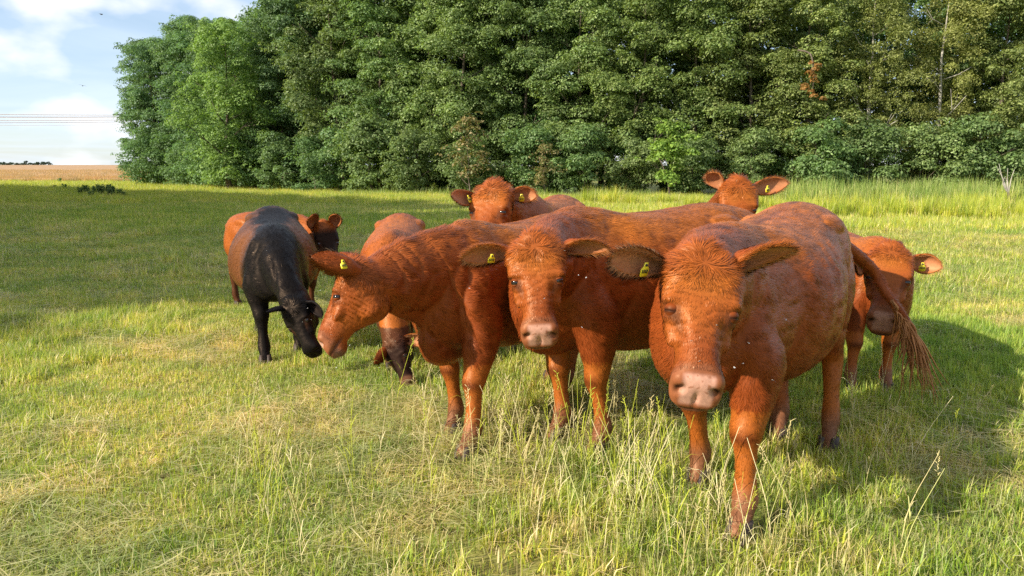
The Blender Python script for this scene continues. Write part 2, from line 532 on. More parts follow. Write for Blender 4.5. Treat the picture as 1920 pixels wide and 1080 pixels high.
def ear_mesh(base, tip, facing, r0=0.030, wid=0.062, curl=1.15, hs=1.0):
    """a cupped leaf-shaped ear: a tube at the root that opens towards `facing`; returns v, quads, inner mask, frame"""
    d = tip - base; Ln = np.linalg.norm(d); t = d / Ln
    f = facing - (facing @ t) * t; f = f / np.linalg.norm(f)
    s = np.cross(f, t)
    S_, A_ = 22, 17
    si = np.linspace(0, 1, S_)
    prof = catmull([0, .12, .3, .5, .7, .86, .95, 1.0], [.030, .038, .062, .078, .074, .052, .030, .006], si)[:, 0] * (wid / .078) * hs
    ang = catmull([0, .2, .45, .75, 1.0], [2.7, 2.3, 1.5, 1.05, 0.7], si)[:, 0] * curl
    droop = np.sin(si * PI) * 0.018 * hs
    out, inn = [], []
    th = 0.0055 * hs
    for i in range(S_):
        a = np.linspace(-1, 1, A_) * ang[i]
        R = prof[i] / max(math.sin(min(ang[i], PI / 2)), .3)
        x = R * np.sin(a); y = -R * np.cos(a) + (R * math.cos(min(ang[i], 2.0)))
        c = base + t * (si[i] * Ln) - f * 0
        nrmv = -(np.sin(a)[:, None] * s - np.cos(a)[:, None] * f * 1.0)
        o_ = c + x[:, None] * s + y[:, None] * f - f * droop[i]
        n_ = nrm(x[:, None] * s - np.cos(a)[:, None] * R * f)
        out.append(o_ + n_ * th); inn.append(o_ - n_ * th)
    out = np.array(out); inn = np.array(inn)
    v = np.concatenate([out.reshape(-1, 3), inn.reshape(-1, 3)])
    q = []
    no = S_ * A_
    for i in range(S_ - 1):
        for j in range(A_ - 1):
            a, b, c, e = i * A_ + j, i * A_ + j + 1, (i + 1) * A_ + j + 1, (i + 1) * A_ + j
            q.append((a, b, c, e)); q.append((no + a, no + e, no + c, no + b))
    for i in range(S_ - 1):
        a, e = i * A_, (i + 1) * A_
        q.append((a, e, no + e, no + a))
        a, e = i * A_ + A_ - 1, (i + 1) * A_ + A_ - 1
        q.append((a, no + a, no + e, e))
    for j in range(A_ - 1):
        a = (S_ - 1) * A_ + j
        q.append((a, a + 1, no + a + 1, no + a))
    inner = np.concatenate([np.zeros(no), np.ones(no)])
    along = np.tile(np.repeat(si, A_), 2)
    edge = np.tile(np.tile(np.abs(np.linspace(-1, 1, A_)), S_), 2)
    q = np.array(q)
    # outward orientation
    return v, q, inner, along, edge, (t, f, s)


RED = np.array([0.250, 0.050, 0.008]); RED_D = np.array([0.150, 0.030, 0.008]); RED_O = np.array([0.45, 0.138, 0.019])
BLK = np.array([0.006, 0.0055, 0.006]); BRN = np.array([0.105, 0.036, 0.012])


def mixc(a, b, t):
    t = np.clip(np.asarray(t), 0, 1)
    t = t[..., None] if t.ndim else t
    return a * (1 - t) + b * t


def cow(label, group, loc, heading, s, poll, muzzle, lat, ears, style='red', feet=None, vox=0.010, fur=60000,
        tail=None, hs_w=1.0, hs_d=1.08, belly=1.0, width=1.0, neckup=0.0, neck_r=1.0, brisket=1.0, tilt=0.0, tags=(1, 1), bend=(0, 0),
        eye_open=(1, 1), wr=0.0, face_shade=0.0):
    loc = np.array([loc[0], loc[1], float(gz(loc[0], loc[1]))])
    h = nrm(np.array([heading[0], heading[1], 0.0]))
    lft = np.array([-h[1], h[0], 0])
    A = np.array([h, lft, [0, 0, 1]])            # rows: local axes in world
    loc_ = lambda p: (np.asarray(p, float) - loc) @ A.T / s     # world -> unit-cow coordinates
    dirl = lambda d: nrm(np.asarray(d, float) @ A.T)
    P0, M0 = loc_(poll), loc_(muzzle)
    u = nrm(M0 - P0); hs = np.linalg.norm(M0 - P0) / 0.5
    v = dirl(lat); v = nrm(v - (v @ u) * u); w = np.cross(u, v)
    O = P0
    # widths of the head can be set apart from its length
    Rw = np.array([u, v * hs_w, w * hs_d])
    parts = [torso_mesh(belly, width)]
    tz = lambda x: -tilt * np.clip(x + 0.55, 0, 2)
    parts[0][0][:, 2] += tz(parts[0][0][:, 0]) * smooth01(parts[0][0][:, 2], 0.4, 0.9)
    parts += head_mesh(O, u, v * hs_w, w * hs_d, hs)
    H = lambda a, b, c: O + np.array([a, b, c]) @ (Rw * hs)
    # neck
    base = np.array([0.42, 0, 1.00 + tz(0.42)]); att = H(0.085, 0, -0.105)
    d = att - base
    tn = nrm(nrm(d) * 0.7 + u * 0.15 - w * 0.0)
    c1 = base + np.array([0.36, 0, 0.0]) + np.array([0, 0, neckup]); c2 = att - tn * 0.22
    bz = lambda t: ((1 - t)**3)[:, None] * base + (3 * t * (1 - t)**2)[:, None] * c1 + (3 * t * t * (1 - t))[:, None] * c2 + (t**3)[:, None] * att
    tt = np.linspace(0, 1, 7)
    path = bz(tt)
    nr = neck_r
    lat_path = np.array([[0, 1, 0]] * 3 + [list(nrm(np.array([0, 1, 0]) * (1 - k) + v * k)) for k in (.3, .5, .8, 1)])
    parts.append(tube(path, np.array([.215, .205, .175, .145, .122, .108, .096]) * np.array([1, 1, nr, nr, nr, hs_w, hs_w]),
                      np.array([.29, .275, .245, .21, .178, .150, .112 * hs]) * np.array([1, 1, nr, nr, nr, 1, 1]), lateral=lat_path, m=30, k=6, power=0.95))
    T = nrm(np.gradient(path, axis=0)); upv = nrm(np.cross(T, lat_path))
    # dewlap and brisket: a thin keel under the neck
    rbs = np.array([.29, .275, .245, .21, .178, .150, .12])
    kp = [path[k] - upv[k] * rbs[k] * (0.88 if k > 1 else 0.95) for k in (5, 4, 3, 2)]
    kp[3] = kp[3] * 0.6 + np.array([0.80, 0, 0.64]) * 0.4
    kp += [np.array([0.79, 0, 0.66 - 0.03 * brisket]), np.array([0.66, 0, 0.585 - 0.02 * brisket]), np.array([0.42, 0, 0.56])]
    parts.append(tube(kp, [.030, .034, .040, .055, .075, .085, .06], np.array([.04, .065, .085, .10, .09, .075, .04]) * (0.6 + 0.4 * brisket), m=18, k=6))
    # legs
    feet = feet or [None] * 4       # front left, front right, hind left, hind right: where each stands on the ground
    rest = [(0.575, .15), (0.575, -.15), (-0.675, .148), (-0.675, -.148)]
    ft = []
    for k, f_ in enumerate(feet):
        if f_ is None: ft.append((0, 0)); continue
        gl = loc_((f_[0], f_[1], loc[2]))
        dd = np.array([gl[0] - rest[k][0], gl[1] - rest[k][1]])
        dd = np.clip(dd, [-.34, -.17], [.34, .17])
        ft.append((dd[0] * s, dd[1] * s))
    feet = ft
    hoofs = []
    for i, sg in ((0, 1), (1, -1)):
        g, p = leg_front(0, feet[i][0] / s, feet[i][1] / s, bend[i], sg); g[0][:, 2] += tz(g[0][:, 0]) * smooth01(g[0][:, 2], 0.5, 1.0); parts.append(g); hoofs.append(p)
    for i, sg in ((2, 1), (3, -1)):
        g, p = leg_hind(0, feet[i][0] / s, feet[i][1] / s, sg); parts.append(g); hoofs.append(p)
    # tail
    if tail is None:
        tp = np.array([(-0.74, 0, 1.19), (-0.86, 0, 1.155), (-0.93, 0, 1.05), (-0.93, 0.01, 0.85), (-0.93, 0.02, 0.65)])
        rt = [.05, .035, .026, .022, .018]
    else:
        tp = np.array([loc_(p) for p in tail]); tp = np.concatenate([[(-0.74, 0, 1.19)], [(-0.86, 0, 1.16)], tp])
        rt = list(np.linspace(.044, .015, len(tp)))
    parts.append(tube(tp, rt, m=12, k=5))
    # hip bones
    for sg in (-1, 1):
        parts.append(ball((-0.42, sg * 0.185, 1.160), (0.16, 0.075, 0.06)))
        parts.append(ball((-0.84, sg * 0.13, 1.08), (0.05, 0.045, 0.06)))
    V, Q, Tt = join(parts)
    V, F = remesh(V * s, Q, Tt, vox)
    R = Rw * hs * s
    Oh = O * s
    Ri = np.linalg.inv(R)
    hd0 = (V - Oh) @ Ri
    inhead0 = smooth01(hd0[:, 0], 0.02, 0.12) * (np.abs(hd0[:, 1]) < 0.18) * (hd0[:, 2] > -0.30) * (hd0[:, 2] < 0.08) * (hd0[:, 0] < 0.56)
    V = lap(V, F, int(round(9 * 0.010 / vox)), 0.5, 1 - 0.45 * inhead0)
    Nn = vnormals(V, F)
    # ---- fine relief in head coordinates
    hd = (V - Oh) @ Ri
    a, b, c = hd[:, 0], hd[:, 1], hd[:, 2]
    au = a + 0.60 * (c + 0.080) * smooth01(a, 0.36, 0.47)
    inh = (a > -0.08) & (a < 0.57) & (np.abs(b) < 0.16) & (c > -0.28) & (c < 0.08)
    g = lambda x, y, z, rx, ry, rz: np.exp(-((a - x) / rx)**2 - ((np.abs(b) - y) / ry)**2 - ((c - z) / rz)**2) * inh
    EYE = (0.218, 0.092, -0.028)
    disp = np.zeros(len(V))
    disp -= 0.022 * np.exp(-((au - 0.497) / 0.030)**2 - (((np.abs(b) - .049) - (c + .056)) / 0.024)**2 - (((np.abs(b) - .049) + (c + .056)) / 0.013)**2) * inh                  # nostril
    disp -= 0.014 * g(*EYE, 0.026, 0.03, 0.020)                                  # eye socket
    disp += 0.009 * g(EYE[0] - 0.024, 0.105, EYE[2] + 0.016, 0.012, 0.04, 0.03)       # upper lid
    disp += 0.005 * g(EYE[0] + 0.022, 0.105, EYE[2] - 0.012, 0.010, 0.04, 0.03)       # lower lid
    disp -= 0.011 * g(0.27, 0.062, -0.008, 0.06, 0.020, 0.03)                    # hollow beside the nose bridge
    disp -= 0.007 * g(0.10, 0.0, 0.03, 0.05, 0.03, 0.04)                         # hollow of the forehead
    mouth = inh * smooth01(a, 0.38, 0.43) * np.exp(-((c + 0.118 + 0.05 * (0.5 - a)) / 0.007)**2)
    disp -= 0.006 * mouth
    disp -= 0.010 * g(0.505, 0.0, -0.085, 0.02, 0.007, 0.03)
    # ripples of skin: cheeks and neck
    Vu = V / s
    nk = smooth01(Vu[:, 0], 0.62, 0.80) * (1 - np.clip(inh * smooth01(a, 0.1, 0.2), 0, 1))
    ph = Vu[:, 0] * 34 + 1.8 * vnoise(Vu[:, 0] * 3, Vu[:, 2] * 5) * 3 + 6 * Vu[:, 2]
    disp += wr * 0.0035 * np.sin(ph) * nk * smooth01(Vu[:, 2], 0.75, 1.0) * vnoise(Vu[:, 0] * 5, Vu[:, 2] * 2, seed=3)
    chk = inh * np.exp(-((a - 0.23) / 0.07)**2) * (np.abs(b) > 0.05) * (c < -0.06)
    disp += 0.002 * np.sin(c * 20 + a * 260) * chk * (0.4 + wr)
    wrk = inh * np.exp(-((a - 0.13) / 0.05)**2) * smooth01(np.abs(b), 0.03, 0.07)
    disp += 0.0005 * np.sin(a * 330 + np.abs(b) * 90) * wrk
    # fine creases of the brow and cheeks, folds of the neck
    cr = np.abs(vnoise(a * 60, np.abs(b) * 22 + c * 30, b * 4, seed=51) - 0.5) * 2
    disp -= 0.0028 * (1 - smooth01(cr, 0.0, 0.35)) * inh * smooth01(a, .06, .12) * (1 - smooth01(a, .30, .40))
    xx_, zz_ = Vu[:, 0], Vu[:, 2]
    fo = np.abs(vnoise(xx_ * 15 - 5 * zz_, zz_ * 3.5, Vu[:, 1] * 2, seed=52) - 0.5) * 2
    disp -= 0.0060 * (0.5 + .8 * wr) * (1 - smooth01(fo, 0.0, 0.28)) * smooth01(xx_, .55, .75) * (1 - np.clip(inh * smooth01(a, .0, .1), 0, 1)) * smooth01(zz_, .5, .65)
    # muscles: soft broad relief
    body = 1 - np.clip(inh * 1.0, 0, 1)
    bn = vnoise(Vu[:, 0] * 5.0, Vu[:, 1] * 5.0 + 3, Vu[:, 2] * 4.0, seed=5) - 0.5
    rib = np.exp(-((Vu[:, 0] - 0.02) / 0.28)**2) * np.sin(Vu[:, 0] * 52 + Vu[:, 2] * 7) * smooth01(np.abs(Vu[:, 1]), 0.22, 0.3)
    grv = np.exp(-((Vu[:, 0] - 0.345 - 0.10 * (Vu[:, 2] - 0.9)) / 0.055)**2) * smooth01(Vu[:, 2], 0.6, 0.75) * (1 - smooth01(Vu[:, 2], 1.1, 1.25))
    fl = np.exp(-((Vu[:, 0] + 0.36) / 0.07)**2 - ((Vu[:, 2] - 1.0) / 0.14)**2)
    x_, z_ = Vu[:, 0], Vu[:, 2]; ay = np.abs(Vu[:, 1])
    line = lambda d, wdt: np.exp(-(d / wdt)**2)
    fol = 0.006 * line(x_ - 0.72 - 0.30 * (1.05 - z_), .022) * smooth01(z_, .72, .85) * (1 - smooth01(z_, 1.05, 1.18)) * smooth01(ay, .08, .15)
    fol += 0.016 * line(x_ - 0.41 + 0.25 * (z_ - .62), .028) * (1 - smooth01(z_, .74, .86)) * smooth01(z_, .5, .58) * smooth01(ay, .10, .17)
    fol += 0.014 * line(Vu[:, 1], .018) * smooth01(x_, .80, .86) * smooth01(z_, .52, .6) * (1 - smooth01(z_, .85, .95))
    fol += 0.012 * line(x_ + 0.44 - 0.35 * (z_ - .75), .030) * smooth01(z_, .58, .66) * (1 - smooth01(z_, .9, 1.0)) * smooth01(ay, .15, .2)
    bul = 0.012 * line(x_ - 0.52, .09) * line(z_ - 0.78, .10) * smooth01(ay, .12, .18) + 0.012 * line(x_ - .62, .05) * line(z_ - 1.0, .14) * smooth01(ay, .1, .15)
    rip = 0.0030 * np.sin(Vu[:, 0] * 60 + 9 * vnoise(x_ * 4, z_ * 6, seed=41) + 22 * z_) * smooth01(x_, .66, .80) * (1 - smooth01(z_, .95, 1.1)) * smooth01(z_, .5, .6) * np.clip(vnoise(x_ * 7, z_ * 4, seed=42) * 2 - .6, 0, 1)
    disp += body * (bul - fol + rip)
    disp += body * (0.016 * bn + 0.0022 * rib - 0.007 * grv - 0.018 * fl * (np.abs(Vu[:, 1]) > 0.12))
    V = V + Nn * (disp * s)[:, None]
    V = lap(V, F, 1, 0.4)
    Nn = vnormals(V, F)
    Vu = V / s
    hd = (V - Oh) @ Ri
    a, b, c = hd[:, 0], hd[:, 1], hd[:, 2]
    inh = (a > -0.08) & (a < 0.56) & (np.abs(b) < 0.17) & (c > -0.28) & (c < 0.09)
    hw = inh * smooth01(a, -0.02, 0.10)

    # ---- coat colours, with sunlit backs and a shaded face painted in
    def coat_tones(Vu, hd, hw, Nn):
        a, b, c = hd[:, 0], hd[:, 1], hd[:, 2]
        x, y, z = Vu.T
        nA = vnoise(x * 4 + 5, y * 4, z * 4, seed=1); nB = vnoise(x * 16, y * 16, z * 16, seed=2)
        au = a + 0.60 * (c + 0.080) * smooth01(a, 0.36, 0.47)
        gg = lambda X, Y, Z, rx, ry, rz: np.exp(-((a - X) / rx)**2 - ((np.abs(b) - Y) / ry)**2 - ((c - Z) / rz)**2) * hw
        if style in ('red', 'orange', 'reddark'):
            col = mixc(RED, RED_O, 0.80 * smooth01(z, 0.95, 1.22) * (0.55 + .6 * nA) * (1 - 0.65 * smooth01(x, .45, .75)) + (0.5 if style == 'orange' else 0))  # backs lightened towards orange: sunlight painted into the colour
            col = mixc(col, RED_D, 0.18 * smooth01(nA, 0.35, 1.0) + 0.45 * (1 - smooth01(z, 0.5, 0.9)) * smooth01(z, .46, .54) + 0.25 * smooth01(x, .55, .8) * smooth01(z, .5, .6))  # darker on the lower body and towards the neck
            leg = (z < 0.50)
            col = np.where(leg[:, None], mixc(RED_O * 0.88, RED, .35 + .5 * nA), col)
            col = mixc(col, RED_D * 0.6, 0.85 * np.exp(-((z - 0.385) / 0.03)**2) * (x > 0.3) * smooth01(Nn[:, 0], 0.1, 0.8))
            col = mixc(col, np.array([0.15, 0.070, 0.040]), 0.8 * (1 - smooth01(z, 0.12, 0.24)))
            col = mixc(col, RED_D * 0.8, 0.5 * np.exp(-(y / 0.025)**2) * smooth01(z, 1.1, 1.2) * (x < 0.3))
            hc = mixc(RED * 1.05, RED_O * 0.9, 0.35 * nB + 0.45 * gg(0.12, 0.0, 0.02, 0.07, 0.1, 0.2))
            hc = mixc(hc, RED_D * 1.1, 0.6 * gg(0.06, 0.0, 0.02, 0.06, 0.06, 0.08) * nB + 0.55 * gg(0.36, 0, 0.0, 0.08, 0.09, 0.09))
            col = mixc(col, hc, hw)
        elif style == 'black':
            t = smooth01(np.abs(y) + 0.24 * (nA - 0.5) + .14 * (nB - .5), 0.07, 0.23) * (x < 0.7) * smooth01(z, 0.5, 0.65)
            t = np.maximum(t * smooth01(-x, -0.66, -0.40), 0.8 * np.exp(-((x - 0.25) / 0.07)**2) * smooth01(z, 0.5, 0.8) * smooth01(np.abs(y), .05, .15))
            col = mixc(BLK * np.ones((len(x), 3)), BRN * (0.8 + 0.7 * nA)[:, None], 0.95 * t)
        else:   # dark-faced red
            col = mixc(RED_O * 0.88, RED, .35 + .5 * nA)
            col = mixc(col, np.array([0.30, 0.10, 0.04]), 0.3 * (z < 0.45))
            dk = np.array([0.013, 0.006, 0.005])
            fd = smooth01(a + 0.05 * nA, *( (0.04, 0.18) if style == 'darkface' else (0.22, 0.36)))
            col = mixc(col, dk, hw * fd)
            if style == 'darkface':
                col = mixc(col, dk * 1.6, (z < 0.45) * 0.8)
        # muzzle
        if style != 'black':
            mz = hw * smooth01(au, 0.405, 0.445)
            col = mixc(col, np.array([0.20, 0.080, 0.042]), 0.6 * mz)
            pad = hw * smooth01(au, 0.468, 0.486) * smooth01(c, -0.104, -0.088) * smooth01(-c, 0.012, 0.022) * (1 - smooth01(np.abs(b), 0.036, 0.050))
            k = {'red': 0.9, 'orange': 0.8, 'reddark': 0.55}.get(style, 0.35)
            pc = np.array([0.58, 0.31, 0.225]) if style in ('red', 'orange', 'reddark') else np.array([0.24, 0.15, 0.13])
            sp = vnoise(a * 120, b * 120, c * 120, seed=8)
            col = mixc(col, pc * (0.8 + 0.3 * sp)[:, None], k * pad * (1 - 0.75 * smooth01(sp, 0.78, 0.86)))
            lip = hw * smooth01(a, 0.45, 0.48) * (1 - smooth01(c, -0.135, -0.118))
            col = mixc(col, np.array([0.20, 0.12, 0.09]), 0.6 * lip)
            wet = pad
        else:
            wet = hw * smooth01(au, 0.465, 0.485)
        col = mixc(col, np.array([0.02, 0.01, 0.008]), np.clip(1.3 * np.exp(-((au - 0.497) / 0.04)**2 - (((np.abs(b) - .050) - (c + .056)) / 0.022)**2 - (((np.abs(b) - .050) + (c + .056)) / 0.0115)**2), 0, 1) * hw)
        ms = hw * smooth01(a, 0.38, 0.43) * np.exp(-((c + 0.118 + 0.05 * (0.5 - a)) / 0.006)**2)
        col = mixc(col, np.array([0.05, 0.02, 0.015]), 0.8 * ms)
        ey = np.exp(-((a - EYE[0] - .006) / 0.034)**2 - ((c - EYE[2]) / 0.024)**2) * hw * (np.abs(b) > 0.06)
        col = mixc(col, np.array([0.035, 0.014, 0.010]), 0.85 * ey)
        tear = np.exp(-((a - 0.255) / 0.045)**2 - ((c - EYE[2] - 0.012 + 0.10 * (a - 0.2)) / 0.008)**2) * hw * (np.abs(b) > 0.05)
        col = mixc(col, np.array([0.06, 0.022, 0.012]), 0.6 * tear)
        if face_shade:
            col = mixc(col, col * 0.35, face_shade * hw)  # partly shaded head, the shade painted into its colour
        return np.clip(col, 0.003, 0.9), wet

    col, wet = coat_tones(Vu, hd, hw, Nn)
    nb = len(V)

    # ---- ears
    ear_v, ear_q, ear_c, ear_info = [], [], [], []
    off = nb
    for k, e in enumerate(ears):
        if e is None: continue
        sg = 1 if k == 0 else -1
        tipw, facw = e[0], e[1]
        bs = H(0.045, sg * 0.080, -0.065) * s
        tip = loc_(tipw) * s; fac = dirl(facw)
        cr = e[2] if len(e) > 2 else 1.0
        ev, eq, inner, along, edge, fr = ear_mesh(bs, tip, fac, curl=cr, hs=hs * s * (e[3] if len(e) > 3 else 1.0))
        ec = np.repeat({'black': BLK * 1.5, 'darkface': RED * 0.7}.get(style, RED)[None], len(ev), 0)
        drk = {'black': np.array([.012, .008, .007])}.get(style, np.array([0.48, 0.200, 0.090]))
        ec = mixc(ec, drk, inner * (1 - 0.5 * edge))
        if style != 'black':
            ec = mixc(ec, RED_O * 0.9, smooth01(edge, 0.80, 1.0) * 0.6 * smooth01(along, .1, .3))
        if len(e) > 4:
            ec = mixc(ec, e[4], 0.85)
        ear_v.append(ev); ear_q.append(eq + off); ear_c.append(ec); off += len(ev)
        ear_info.append((ev, eq, inner, along, edge, fr, bs, tip, sg, ec))
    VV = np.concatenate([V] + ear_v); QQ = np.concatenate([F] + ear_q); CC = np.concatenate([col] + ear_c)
    WW = np.concatenate([wet, np.zeros(len(VV) - nb)])
    root = bpy.data.objects.new('cow', None)
    COL.objects.link(root)
    root.location = loc
    root.rotation_euler = (0, 0, math.atan2(h[1], h[0]))
    root.empty_display_size = 0.3
    tag(root, label, 'cow', group)
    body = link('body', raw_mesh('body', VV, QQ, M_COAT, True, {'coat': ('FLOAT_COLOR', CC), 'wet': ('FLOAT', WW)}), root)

    # ---- eyes
    for sg, op in ((1, eye_open[0]), (-1, eye_open[1])):
        ec = H(EYE[0] + 0.002, sg * (EYE[1] - 0.0115), EYE[2] - 0.003) * s
        vv, qq, t3 = ball((0, 0, 0), 0.0245 * hs * s, m=20)
        e = link('eye', raw_mesh('eye', vv, [qq, t3], M_EYE), root, tuple(ec))
        # lids: two shells round the eyeball, leaving a slit
        un, vn, wn = nrm(R[0]), nrm(R[1]) * sg, nrm(R[2])
        o0 = nrm(0.80 * vn + 0.55 * wn + 0.15 * un); upe = -0.85 * un + 0.40 * wn; upe = nrm(upe - (upe @ o0) * o0); outv = o0; sl = np.cross(upe, outv)
        re = 0.0245 * hs * s
        shells = []
        for e0, e1 in ((1.45, 0.42 - 0.75 * (1 - op)), (-1.45, -0.55 + 0.30 * (1 - op))):
            el = np.linspace(e0, e1, 9); azm = np.linspace(-1.75, 1.75, 21)
            lay = []
            for rr_, rev in ((1.08, 0), (1.02, 1)):
                # corners of the slit close
                E_ = el[:, None] * (1 - 0.0) + 0 * azm[None]
                tt_ = (np.abs(azm) / 1.75)**3
                E_ = E_ + (0.05 * np.sign(e0) * -1 * np.abs(el[:, None] - e0) / abs(e1 - e0) * 6 * tt_[None]) * 1.0
                ro = re * rr_ * (1 + 0.06 * np.exp(-((np.abs(el[:, None] - e1)) / .25)**2) * (rr_ > 1.1))
                pp = (np.cos(E_) * np.cos(azm) * ro)[..., None] * outv + (np.cos(E_) * np.sin(azm) * ro)[..., None] * sl + (np.sin(E_) * ro)[..., None] * upe
                lay.append(pp)
            a_, b_ = lay
            ring = np.concatenate([a_, b_[:, ::-1]], 1)
            shells.append(loft(ring))
        lv, lq, l3 = join(shells)
        edge_ = np.exp(-((lv @ upe + re * 0.30 * (1 - op)) / (re * 0.42))**2)
        lc = mixc({'black': BLK, 'darkface': np.array([.045, .018, .014])}.get(style, RED * 0.8) * np.ones((len(lv), 3)), np.array([0.03, 0.012, 0.008]), 0.97 * edge_)
        link('eyelid', raw_mesh('eyelid', lv, [lq, l3], M_COAT, True, {'coat': ('FLOAT_COLOR', lc), 'wet': ('FLOAT', np.zeros(len(lv)))}), root, tuple(ec))
    # ---- hooves: two claws each
    for (x, y) in hoofs:
        cl = []
        for sg in (-1, 1):
            rings = []
            for z, r, fx in ((0.075, .030, -.012), (0.05, .036, -.002), (0.02, .041, .008), (0.0, .043, .014)):
                th = np.linspace(0, 2 * PI, 14, endpoint=False)
                rr = r * (1 + 0.30 * np.clip(np.cos(th), 0, 1))
                rings.append(np.stack([x + fx + rr * np.cos(th), y + sg * 0.029 + 0.68 * r * np.sin(th), np.full(14, z + 0.002)], -1))
            cl.append(loft(rings))
        hv, hq, ht = join(cl)
        link('hoof', raw_mesh('hoof', hv * s, [hq, ht], M_HOOF), root)
    # ---- ear tags
    for ev, eq, inner, along, edge, (t, f, sdir), bs, tip, sg, ecol in ear_info:
        want = tags[0] if sg > 0 else tags[1]
        if not want: continue
        c0 = bs + (tip - bs) * 0.45 - f * 0.006 * s
        dn = np.array([0, 0, -1.0]); dn = nrm(dn - (dn @ f) * f)
        ax = np.cross(dn, f)
        if want == 2:   # tag seen on the back of the ear
            c0 = c0 - f * 0.05 * s
        hw_, L_ = 0.024, 0.052
        pr = [(-.010, -.012), (.010, -.012), (.013, .008), (hw_, .020), (hw_, L_), (.018, L_ + .006), (-.018, L_ + .006), (-hw_, L_), (-hw_, .020), (-.013, .008)]
        k2 = s * hs * 0.74
        off_f = f * 0.030 * s * (1 if want == 1 else -1)
        pts = np.array([c0 + off_f * 0.2 + ax * p[0] * k2 + dn * p[1] * k2 for p in pr])
        rr = np.stack([pts - f * .0015, pts + f * .0015])
        tv, tq, t3 = loft(rr)
        tg = link('ear_tag', raw_mesh('ear_tag', tv, [tq, t3], M_TAG, False), root)
        sd = f if want == 1 else -f
        inks = [ball(c0 + off_f * 0.2 + sd * 0.003, 0.0065 * k2, m=10)]
        for ii in range(4):
            cc = c0 + off_f * 0.2 + sd * 0.0022 + dn * 0.032 * k2 + ax * (ii - 1.5) * 0.010 * k2
            bw, bh = 0.0028 * k2, 0.009 * k2
            q4 = np.array([cc + ax * bw * i_ + dn * bh * j_ for i_, j_ in ((-1, -1), (1, -1), (1, 1), (-1, 1))])
            inks.append(loft(np.stack([q4, q4 + sd * 0.0008])))
        iv, iq, i3 = join(inks)
        link('tag_marking', raw_mesh('tag_marking', iv, [iq, i3], M_INK, False), tg)

    # ---- fur: one tapered strand each, lying along the lie of the coat
    if fur:
        rng = np.random.default_rng(int(abs(poll[0]) * 1000) + 7)
        fa = np.linalg.norm(np.cross(V[F[:, 2]] - V[F[:, 0]], V[F[:, 3]] - V[F[:, 1]]), axis=1)
        hwF = hw[F[:, 0]]
        wgt = fa * (1 + 1.6 * hwF)
        fi = rng.choice(len(F), fur, p=wgt / wgt.sum())
        r1_, r2_ = rng.random((2, fur, 1))
        q4 = V[F[fi]]
        P = (q4[:, 0] * (1 - r1_) + q4[:, 1] * r1_) * (1 - r2_) + (q4[:, 3] * (1 - r1_) + q4[:, 2] * r1_) * r2_
        n_ = nrm(Nn[F[fi]].mean(1))
        pu = P / s
        ph_ = (P - Oh) @ Ri
        hwp = hw[F[fi, 0]]
        Rn = nrm(R)
        # direction of lie
        nkw = smooth01(pu[:, 0], 0.55, 0.9)
        body_dir = np.stack([-np.ones(fur), np.zeros(fur), -0.35 - 0.5 * (1 - smooth01(pu[:, 2], 0.5, 0.9))], -1)
        legw = (1 - smooth01(pu[:, 2], 0.45, 0.6))[:, None]
        body_dir = nrm(body_dir) * (1 - legw) + np.array([0, 0, -1.0]) * legw
        neck_dir = nrm(path[1] - path[-1]) + np.array([0, 0, -0.35])
        body_dir = body_dir * (1 - nkw[:, None]) + nrm(neck_dir) * nkw[:, None]
        wh = ph_ - np.array([0.055, 0.0, 0.0])
        hdir = (wh[:, :1] * 1.0) * Rn[0] + (wh[:, 1:2] * 1.1) * Rn[1] - 0.02 * Rn[2] * (1 + 0 * wh[:, :1])
        swr = (vnoise(ph_[:, 0] * 38, ph_[:, 1] * 38, ph_[:, 2] * 20, seed=31) - 0.5)[:, None] * 2.6 * np.exp(-((ph_[:, :1] - 0.06) / 0.10)**2)
        hdir = nrm(hdir)
        hdir = nrm(hdir + swr * np.cross(n_, hdir))
        g_ = body_dir * (1 - hwp[:, None]) + hdir * hwp[:, None]
        # clumping: neighbouring strands lean together
        cl1 = vnoise(pu[:, 0] * 12, pu[:, 1] * 42, pu[:, 2] * 42, seed=11) - 0.5
        cl2 = vnoise(pu[:, 0] * 28, pu[:, 1] * 28, pu[:, 2] * 28, seed=12) - 0.5
        tanx = nrm(np.cross(n_, g_))
        g_ = nrm(g_ - (g_ * n_).sum(1, keepdims=True) * n_)
        g_ = g_ + tanx * ((cl1 * 1.3)[:, None] + rng.normal(0, 0.13, (fur, 1)))
        lift = 0.09 + 0.22 * np.abs(cl2) + 0.35 * hwp * np.exp(-((ph_[:, 0] - 0.03) / 0.07)**2)
        dir_ = nrm(nrm(g_) + n_ * lift[:, None])
        ln = 0.023 + 0.014 * rng.random(fur)
        ln = ln * np.where(pu[:, 2] < 0.5, 0.6, 1.0)
        ridge = smooth01(pu[:, 0], 0.15, 0.5) * smooth01(n_[:, 2], 0.6, 0.9)
        ln = ln * (1 + 0.9 * ridge)
        fore = hwp * np.exp(-((ph_[:, 0] - 0.05) / 0.075)**2)
        ln = ln * (1 - 0.55 * hwp + 1.05 * fore)
        aup = ph_[:, 0] + 0.60 * (ph_[:, 2] + 0.080) * smooth01(ph_[:, 0], 0.36, 0.47)
        ln = ln * (1 - 0.30 * hwp * np.exp(-((ph_[:, 0] - 0.20) / 0.06)**2))
        bald = hwp * smooth01(aup, 0.44, 0.465) + 0.8 * np.exp(-((ph_[:, 0] - EYE[0]) / 0.022)**2 - ((ph_[:, 2] - EYE[2]) / 0.016)**2) * hwp
        ln = ln * np.clip(1 - 0.93 * bald, 0.05, 1) * s
        wd = (0.0013 + 0.0010 * rng.random(fur)) * (1 + 0.3 * (vox > 0.0095))
        cf, _ = coat_tones(pu, ph_, hwp, n_)
        val = 1 + 0.50 * cl1 + rng.normal(0, 0.17, fur)
